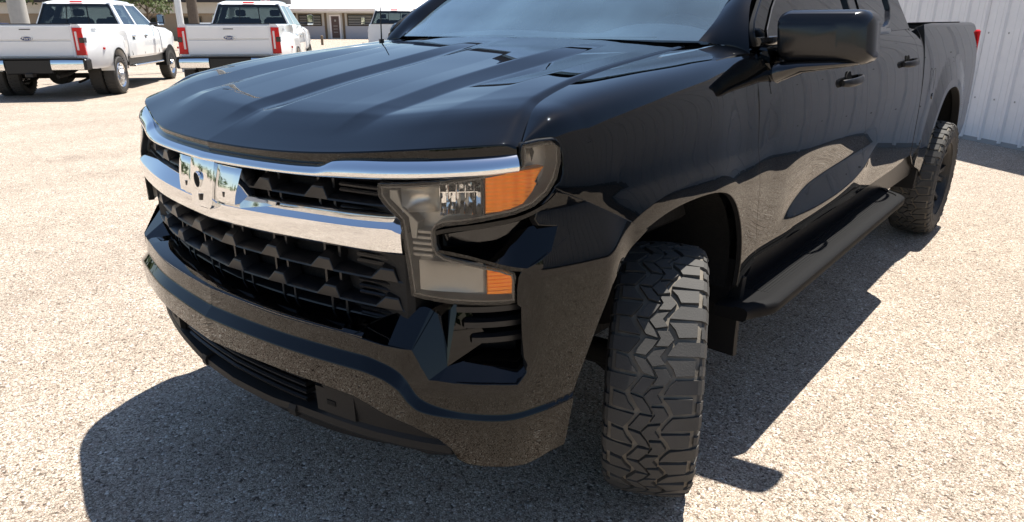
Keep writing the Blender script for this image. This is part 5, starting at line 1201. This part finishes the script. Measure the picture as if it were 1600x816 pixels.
    B("badge_ring", 'silver', lambda mb: mb.rings([[(r*.115*math.cos(a), y, 1.185+r2*.046*math.sin(a)) for a in np.linspace(0, 2*math.pi, 33)] for r, r2, y in ((.97, .93, -.0502), (.985, .965, -.0525), (.90, .84, -.0525), (.89, .82, -.0502))], cap=False), o)
    cu = bpy.data.curves.new("lettering", 'FONT'); cu.body = "Ford"; cu.size = .072; cu.shear = .35; cu.align_x = 'CENTER'; cu.align_y = 'CENTER'; cu.extrude = .001
    tmp = bpy.data.objects.new("lettering", cu); COL.objects.link(tmp); me = bpy.data.meshes.new_from_object(tmp); bpy.data.objects.remove(tmp)
    lt = link("lettering", me, 'silver', o); lt.rotation_euler = (R(90), 0, 0); lt.location = (0, -.0535, 1.187); lt.scale = (1.35, .9, 1)
    for s in (1, -1):
        L = B("tail_light", 'red_lens', lambda mb: mb.hexa([(s*x, y, z) for x, y, z in (((.845, -.02, .865), (1.02, -.005, .865), (1.0, .13, .865), (.845, .10, .865), (.845, -.025, 1.39), (1.0, -.01, 1.39), (.99, .13, 1.39), (.845, .10, 1.39)) if s > 0 else ((1.02, -.005, .865), (.845, -.02, .865), (.845, .10, .865), (1.0, .13, .865), (1.0, -.01, 1.39), (.845, -.025, 1.39), (.845, .10, 1.39), (.99, .13, 1.39)))]))
        B("reverse_lens", 'clear_lens', lambda mb: mb.box(min(s*.872, s*.912), max(s*.872, s*.912), -.030, -.01, .96, 1.32, .006), L)
        B("lens_band", 'gloss_black', lambda mb: mb.box(min(s*.93, s*1.024), max(s*.93, s*1.024), -.022, .12, 1.10, 1.20, .006), L)
    for xs in ((-1.03, -.95, -.7, -.42), (.42, .7, .95, 1.03)): B("rear_bumper", 'chrome', lambda mb: mb.rings([[(x, y-.02*(abs(x)/1.0)**2*-2, z) for y, z in ((-.06, .80), (-.20, .80), (-.235, .785), (-.25, .74), (-.25, .66), (-.235, .60), (-.20, .585), (-.06, .585))] for x in xs], cap=True))
    B("bumper_step", 'black', lambda mb: (mb.box(-1.03, 1.03, -.245, -.04, .80, .822, .006), mb.box(-.42, .42, -.22, -.05, .52, .80, .02), mb.box(-.07, .07, -.27, -.10, .46, .54, .01), [mb.box(min(s*1.0, s*1.065), max(s*1.0, s*1.065), -.22, .06, .585, .80, .02) for s in (1, -1)]))
    for s in (1, -1): B("side_badge", 'silver', lambda mb: mb.box(min(s*1.0, s*1.013), max(s*1.0, s*1.013), .50, .72, 1.335, 1.375))
    return t
HEAD = R(50.3)
white_truck((-14.643, 2.823, 0), HEAD, "white dual rear wheel pickup at far left, whole right side in view")
white_truck((-12.397, 5.829, 0), HEAD, "white dual rear wheel pickup with its lower half behind the black hood")
white_truck((-17.05, 14.35, 0), HEAD, "white truck cab without a bed, seen left of the black windshield pillar", bed=False)
# ------------------------------------------------------------------ storefront, far buildings, trees, posts, cars
FR = Vector((.762, .648, 0)).normalized(); FN = Vector((.648, -.762, 0)).normalized()     # along the far frontage / towards the camera
M['stucco'] = pbr('pale_stucco', (.62, .59, .54), .8, mott=.08); M['canopy'] = pbr('white_canopy', (.80, .76, .76), .6); M['brick'] = pbr('red_brown_brick', (.24, .10, .07), .85, mott=.3)
M['siding'] = pbr('grey_siding', (.42, .42, .46), .6, mott=.05); M['wood'] = pbr('brown_post', (.16, .115, .07), .8, mott=.2); M['door'] = pbr('brown_door', (.085, .045, .04), .4); M['blind'] = pbr('window_blind', (.34, .32, .30), .7)
M['tan'] = pbr('tan_wall', (.34, .27, .20), .85, mott=.12); M['darkroof'] = pbr('dark_roof', (.035, .033, .035), .8, mott=.3); M['conc'] = pbr('pale_concrete', (.42, .40, .36), .85, mott=.12); M['pole'] = pbr('white_pole', (.72, .71, .68), .5)
M['shopglass'] = pbr('shop_glass', (.03, .032, .035), .06, 0, 0, .6)
def frame_pt(o, u, v, z): q = o+FR*u+FN*v; return (q.x, q.y, z)
def fbox(mb, o, u0, u1, v0, v1, z0, z1):
    mb.hexa([frame_pt(o, u0, v1, z0), frame_pt(o, u1, v1, z0), frame_pt(o, u1, v0, z0), frame_pt(o, u0, v0, z0), frame_pt(o, u0, v1, z1), frame_pt(o, u1, v1, z1), frame_pt(o, u1, v0, z1), frame_pt(o, u0, v0, z1)])
def part(name, mat, parent, o, *boxes):
    mb = MB()
    for b in boxes: fbox(mb, o, *b)
    return mb.build(name, mat, parent, 30)
o = Vector((-58.6, 40.9, 0))
st = tag(empty("storefront"), "low pale storefront with white fascia, brown door and slatted window", "building")
part("wall", 'stucco', st, o, (-4.2, 16, -6, 0, 0, 2.75))
part("fascia", 'canopy', st, o, (-9.5, 18, -6.2, 1.0, 2.55, 2.72))
mb = MB(); mb.hexa([frame_pt(o, u, v, z) for u, v, z in ((-9.6, 1.1, 2.721), (18, 1.1, 2.721), (18, -6.3, 2.721), (-9.6, -6.3, 2.721), (-9.6, 1.1, 2.80), (18, 1.1, 2.80), (18, -6.3, 4.9), (-9.6, -6.3, 4.9))])
mb.build("roof", 'canopy', st, 30)
part("soffit_beam", 'stucco', st, o, (-4.2, 16, .02, .9, 2.42, 2.549))
part("brick_pier", 'brick', st, o, (-3.55, -2.95, .002, .35, 0, 2.4))
for u0, u1 in ((-2.9, -.02), (1.95, 5), (5.3, 9)): part("siding_panel", 'siding', st, o, (u0, u1, .002, .05, 0, 1.22))
for u in (-.02, 1.75, 5.05, -3.0): part("post", 'wood', st, o, (u, u+.20, .004, .14, 0, 2.42))
for (u0, u1) in ((-2.55, -.35), (2.25, 4.7), (5.6, 8.4)):
    w = part("window", 'shopglass', st, o, (u0, u1, .002, .03, 1.24, 2.28))
    part("window_frame", 'wood', w, o, (u0-.06, u0, .002, .07, 1.24, 2.28), (u1, u1+.06, .002, .07, 1.24, 2.28), (u0-.06, u1+.06, .002, .07, 2.28, 2.35), (u0-.06, u1+.06, .002, .07, 1.20, 1.24))
    for k in range(6): part("blind_slat", 'blind', w, o, (u0+.08, u1-.08, .032, .05, 1.34+k*.15, 1.39+k*.15))
d = part("door", 'door', st, o, (.62, 1.40, .004, .05, .10, 2.12))
part("door_frame", 'canopy', d, o, (.46, .62, .004, .09, 0, 2.26), (1.40, 1.56, .004, .09, 0, 2.26), (.62, 1.40, .004, .09, 2.12, 2.26))
part("door_sign", 'blind', d, o, (.80, 1.22, .051, .056, 1.18, 1.24), (.80, 1.22, .051, .056, .90, .95), (.80, 1.22, .051, .056, .60, .66), (.92, 1.1, .051, .056, 1.62, 1.80))
part("roof_unit", 'conc', st, o, (-2, 1.0, -5, -3.5, 3.9, 5.2))
o = Vector((-64.0, 27.0, 0))
ab = tag(empty("far_building"), "brown single storey building with a deep dark eave beyond the light pole", "building")
part("wall", 'tan', ab, o, (-14, 9.5, -6, 0, 0, 2.3)); part("upper_wall", 'stucco', ab, o, (-14, 9.5, -5.9, .3, 2.301, 3.2)); part("eave", 'darkroof', ab, o, (-15, 10, -7, 1.2, 3.201, 3.75))
for u in (-9, -5.5, -1.5, 2.5, 5.2):
    w = part("window", 'shopglass', ab, o, (u, u+1.5, .002, .03, .75, 1.95)); part("window_frame", 'wood', w, o, (u-.08, u, .002, .06, .75, 1.95), (u+1.5, u+1.58, .002, .06, .75, 1.95), (u-.08, u+1.58, .002, .06, 1.95, 2.05))
d = part("door", 'door', ab, o, (7.6, 8.6, .002, .05, 0, 2.05))
def post(name, x, y, r0, r1, h, mat, label, cat, n=16):
    mb = MB(); mb.lathe([(0, 0), (0, r0*1.5), (.25, r0*1.5), (.3, r0), (h, r1), (h, 0)], n, 'z', (0, 0, 0)); e = tag(empty(name, (x, y, 0)), label, cat); mb.build("shaft", mat, e, 40); return e
lp = post("light_pole", -20.9, 8.85, .105, .08, 8.5, 'pole', "white lot light pole rising between the two parked white pickups", "light pole")
mb = MB(); mb.tube([(-1.1, 0, 8.3), (0, 0, 8.45), (1.1, 0, 8.3)], .05, 8); mb.build("arm", 'pole', lp, 40)
for s in (1, -1): mb = MB(); mb.box(min(s*1.0, s*1.65), max(s*1.0, s*1.5), -.12, .12, 8.24, 8.34, .03); mb.build("lamp_head", 'darkroof', lp, 40)
post("column", -28.85, 6.75, .30, .27, 7.5, 'conc', "thick pale concrete column at the far left behind the first white pickup", "column", 20)
mb = MB(); mb.lathe([(0, 0), (0, .09), (.62, .085), (.66, .05), (.66, 0)], 14, 'z'); e = tag(empty("bollard", (-41.6, 28.5, 0)), "short brown bollard in the open lot before the storefront", "bollard"); mb.build("stub", 'wood', e, 40)
# flag on a slim staff
fl = tag(empty("flag", (-36.8, 21.2, 0)), "small red and white flag on a thin staff behind the second pickup", "flag")
mb = MB(); mb.tube([(0, 0, 0), (0, 0, 3.3)], .02, 6); mb.build("staff", 'pole', fl, 40)
M['flag'] = pbr('flag_cloth', (.62, .30, .33), .8)
mb = MB(); g = [[(math.cos(.85)*u, math.sin(.85)*u+.04*math.sin(u*9), 3.25-v*.8-.55*u) for v in np.linspace(0, 1, 6)] for u in np.linspace(0, .55, 12)]; mb.rings(g, cap=False, closed=False); b = mb.build("cloth", 'flag', fl, 40)
mb = MB()
for k in range(3): g = [[(math.cos(.85)*u, math.sin(.85)*u+.04*math.sin(u*9)-.006, 3.25-v*.8-.55*u) for v in (.12+k*.3, .24+k*.3)] for u in np.linspace(.0, .55, 12)]; mb.rings(g, cap=False, closed=False)
mb.build("stripe", 'canopy', fl, 40)
# trees
def bark_leaf():
    M['bark'] = pbr('bark', (.11, .085, .065), .9, bump=(14, .8, .03), mott=.3)
    for nm, c in (('leaf', (.055, .085, .028)), ('leaf_pale', (.105, .135, .05))):
        m = M[nm] = pbr(nm, c, .6, 0, 0, .3, mott=.5); b = m.node_tree.nodes['Principled BSDF']
bark_leaf()
def tree(x, y, h, cr, trunk, leaf, label, n=2600, seed=1, palm=False):
    r = np.random.default_rng(seed); t = tag(empty("tree", (x, y, 0)), label, "tree", None)
    mb = MB(); ph = h*.45
    P = [(0, 0, 0), (.05, .03, ph*.4), (-.04, .05, ph*.8), (.05, 0, h*.62)]; mb.tube(P, [trunk, trunk*.82, trunk*.7, trunk*.4], 10); tips = []
    for k in range(9):
        a = 6.283*k/9+r.uniform(-.3, .3); z0 = r.uniform(.32, .60)*h; L = cr*r.uniform(.55, .95); z1 = z0+h*r.uniform(.12, .38); tip = (L*math.cos(a), L*math.sin(a), min(z1, h*.92)); tips.append(tip)
        mb.tube([(0, 0, z0), (tip[0]*.5, tip[1]*.5, z0+(tip[2]-z0)*.6), tip], [trunk*.4, trunk*.25, trunk*.08], 6)
    tips.append((0, 0, h*.85)); mb.build("trunk", 'bark', t, 40); vs, fs = [], []
    cl = [(np.array(tip)+r.normal(0, cr*.14, 3), cr*r.uniform(.22, .42)) for tip in tips for _ in range(4)]
    for k in range(n):
        c, rad = cl[r.integers(len(cl))]; d = r.normal(size=3); d /= np.linalg.norm(d); p = c+d*rad*r.uniform(.4, 1.0)**.5; u = r.normal(size=3); u /= np.linalg.norm(u); v = np.cross(u, d); v /= max(np.linalg.norm(v), 1e-3); s = r.uniform(.06, .15)*max(1, cr/2.2); b = len(vs)
        vs += [tuple(p-u*s-v*s*.5), tuple(p+u*s*.2-v*s*.7), tuple(p+u*s), tuple(p+v*s*.6)]; fs += [(b, b+1, b+2), (b, b+2, b+3)]
    link("crown", mesh_of(vs, fs), leaf, t); return t
tree(-52.5, 21.4, 4.6, 1.7, .12, 'leaf_pale', "small bright green tree in front of the brown far building", 1500, 3)
tree(-48, 9.5, 7.5, 3.6, .3, 'leaf', "dark leafy tree farthest left, behind the blue car", 3000, 4)
tree(-56, 14.5, 8.5, 4.0, .3, 'leaf', "tall dark tree behind the first white pickup's cab", 3000, 5)
tree(-64, 19.5, 7.5, 3.5, .28, 'leaf', "dark tree seen between the cab roof and the small bright tree", 2400, 6)
pt_ = tag(empty("utility_pole", (-39.8, 18.55, 0)), "thick grey weathered pole right of the white light pole", "utility pole")
mb = MB(); mb.lathe([(0, 0), (0, .42), (.3, .33)]+[(.3+k*.16, .30+(.015 if k % 2 else 0)-.002*k) for k in range(60)]+[(10, 0)], 18, 'z'); mb.build("shaft", 'bark', pt_, 40)
# small parked cars far off
def car(x, y, rz, paint, label):
    t = tag(empty("parked_car", (x, y, 0), rz), label, "car"); mb = MB(); secs = []
    for yy, zt, w, zb in ((-2.25, .70, .74, .38), (-2.1, .92, .82, .26), (-1.3, 1.0, .90, .24), (0, .98, .91, .24), (1.2, .96, .90, .24), (1.9, .84, .84, .26), (2.25, .62, .72, .36)):
        secs.append([(-w*.92, yy, zb), (w*.92, yy, zb), (w, yy, zb+.2), (w, yy, zt-.18), (w*.92, yy, zt), (-w*.92, yy, zt), (-w, yy, zt-.18), (-w, yy, zb+.2)])
    mb.rings(secs); mb.build("body", paint, t, 35); mb = MB(); secs = []
    for yy, z0, z1, w0, w1 in ((-1.75, .96, 1.0, .80, .74), (-1.05, .96, 1.42, .82, .62), (.1, .96, 1.46, .82, .62), (1.2, .94, .98, .80, .76)): secs.append([(-w0, yy, z0), (w0, yy, z0), (w1, yy, z1), (-w1, yy, z1)])
    mb.rings(secs); mb.build("windows", 'shopglass', t, 35); mb = MB(); secs = []
    for yy, z, w in ((-1.15, 1.40, .60), (-.9, 1.46, .62), (.0, 1.49, .62), (.3, 1.44, .60)): secs.append([(-w, yy, z-.02), (w, yy, z-.02), (w*.9, yy, z+.02), (-w*.9, yy, z+.02)])
    mb.rings(secs); mb.build("roof", paint, t, 40)
    for sx in (1, -1):
        for yy in (-1.35, 1.4): vehicle_wheel(t, (sx*.80, yy, .31), sx, .31, .2)
        mb = MB(); mb.box(min(sx*.62, sx*.80), max(sx*.62, sx*.80), 2.02, 2.12, .64, .74, .02); mb.build("headlight", 'clear_lens', t, 40); mb = MB(); mb.box(min(sx*.62, sx*.82), max(sx*.62, sx*.82), -2.2, -2.05, .66, .80, .02); mb.build("tail_light", 'red_lens', t, 40)
    return t
M['blue_paint'] = pbr('dark_blue_paint', (.012, .022, .09), .3, 0, 1.0); M['grey_paint'] = pbr('dark_grey_paint', (.03, .032, .036), .3, 0, 1.0)
car(-25.4, 4.35, R(200), 'blue_paint', "dark blue car cut by the left edge of the picture")
car(-45.0, 21.6, R(60), 'white_paint', "small white car far off beside the thick grey trunk")
car(-45.2, 24.6, R(60), 'grey_paint', "dark grey car far off beside the second white pickup's cab")
# wood line beyond the lot on the camera's own side (seen only in the chrome and the paint)
vs, fs = [], []; r = np.random.default_rng(9)
for k in range(64):
    a = R(95+k*190/64*1.0-40)+r.normal(0, .02); d = 62+r.uniform(-6, 16); cx, cy = 2-d*math.cos(a-R(60)), -d*math.sin(a-R(60))+2; h = r.uniform(3.2, 6.5); w = r.uniform(2.5, 4.5)
    for j in range(90):
        v = r.normal(size=3); v /= np.linalg.norm(v); p_ = np.array([cx, cy, h*.52])+v*np.array([w, w, h*.5])*r.uniform(.6, 1); u_ = r.normal(size=3); u_ /= np.linalg.norm(u_); q_ = np.cross(u_, v); s_ = r.uniform(.35, .8); b = len(vs)
        vs += [tuple(p_-u_*s_), tuple(p_+q_*s_*.7), tuple(p_+u_*s_), tuple(p_-q_*s_*.7)]; fs.append((b, b+1, b+2, b+3))
g = link("tree_line", mesh_of(vs, fs), 'leaf'); tag(g, "far wood line across the lot mirrored in the chrome", "woods", kind='stuff')
# the passenger-side nose corner is tucked back a little, as it reads in the photograph
for o in truck.children_recursive:
    if o.type != 'MESH' or o.name.startswith(('wheel', 'tyre', 'rim', 'brake')) or o.data.users > 1: continue
    me = o.data; n_ = len(me.vertices); co = np.empty(n_*3); me.vertices.foreach_get("co", co); co = co.reshape(-1, 3)
    g_ = sstep(.30, .66, -co[:, 0])*(1-sstep(-.70, -.30, co[:, 1]))
    if g_.max() <= 0: continue
    co[:, 1] += g_*(.012+.022*sstep(1.02, 1.16, co[:, 2])); me.vertices.foreach_set("co", co.ravel()); me.update()
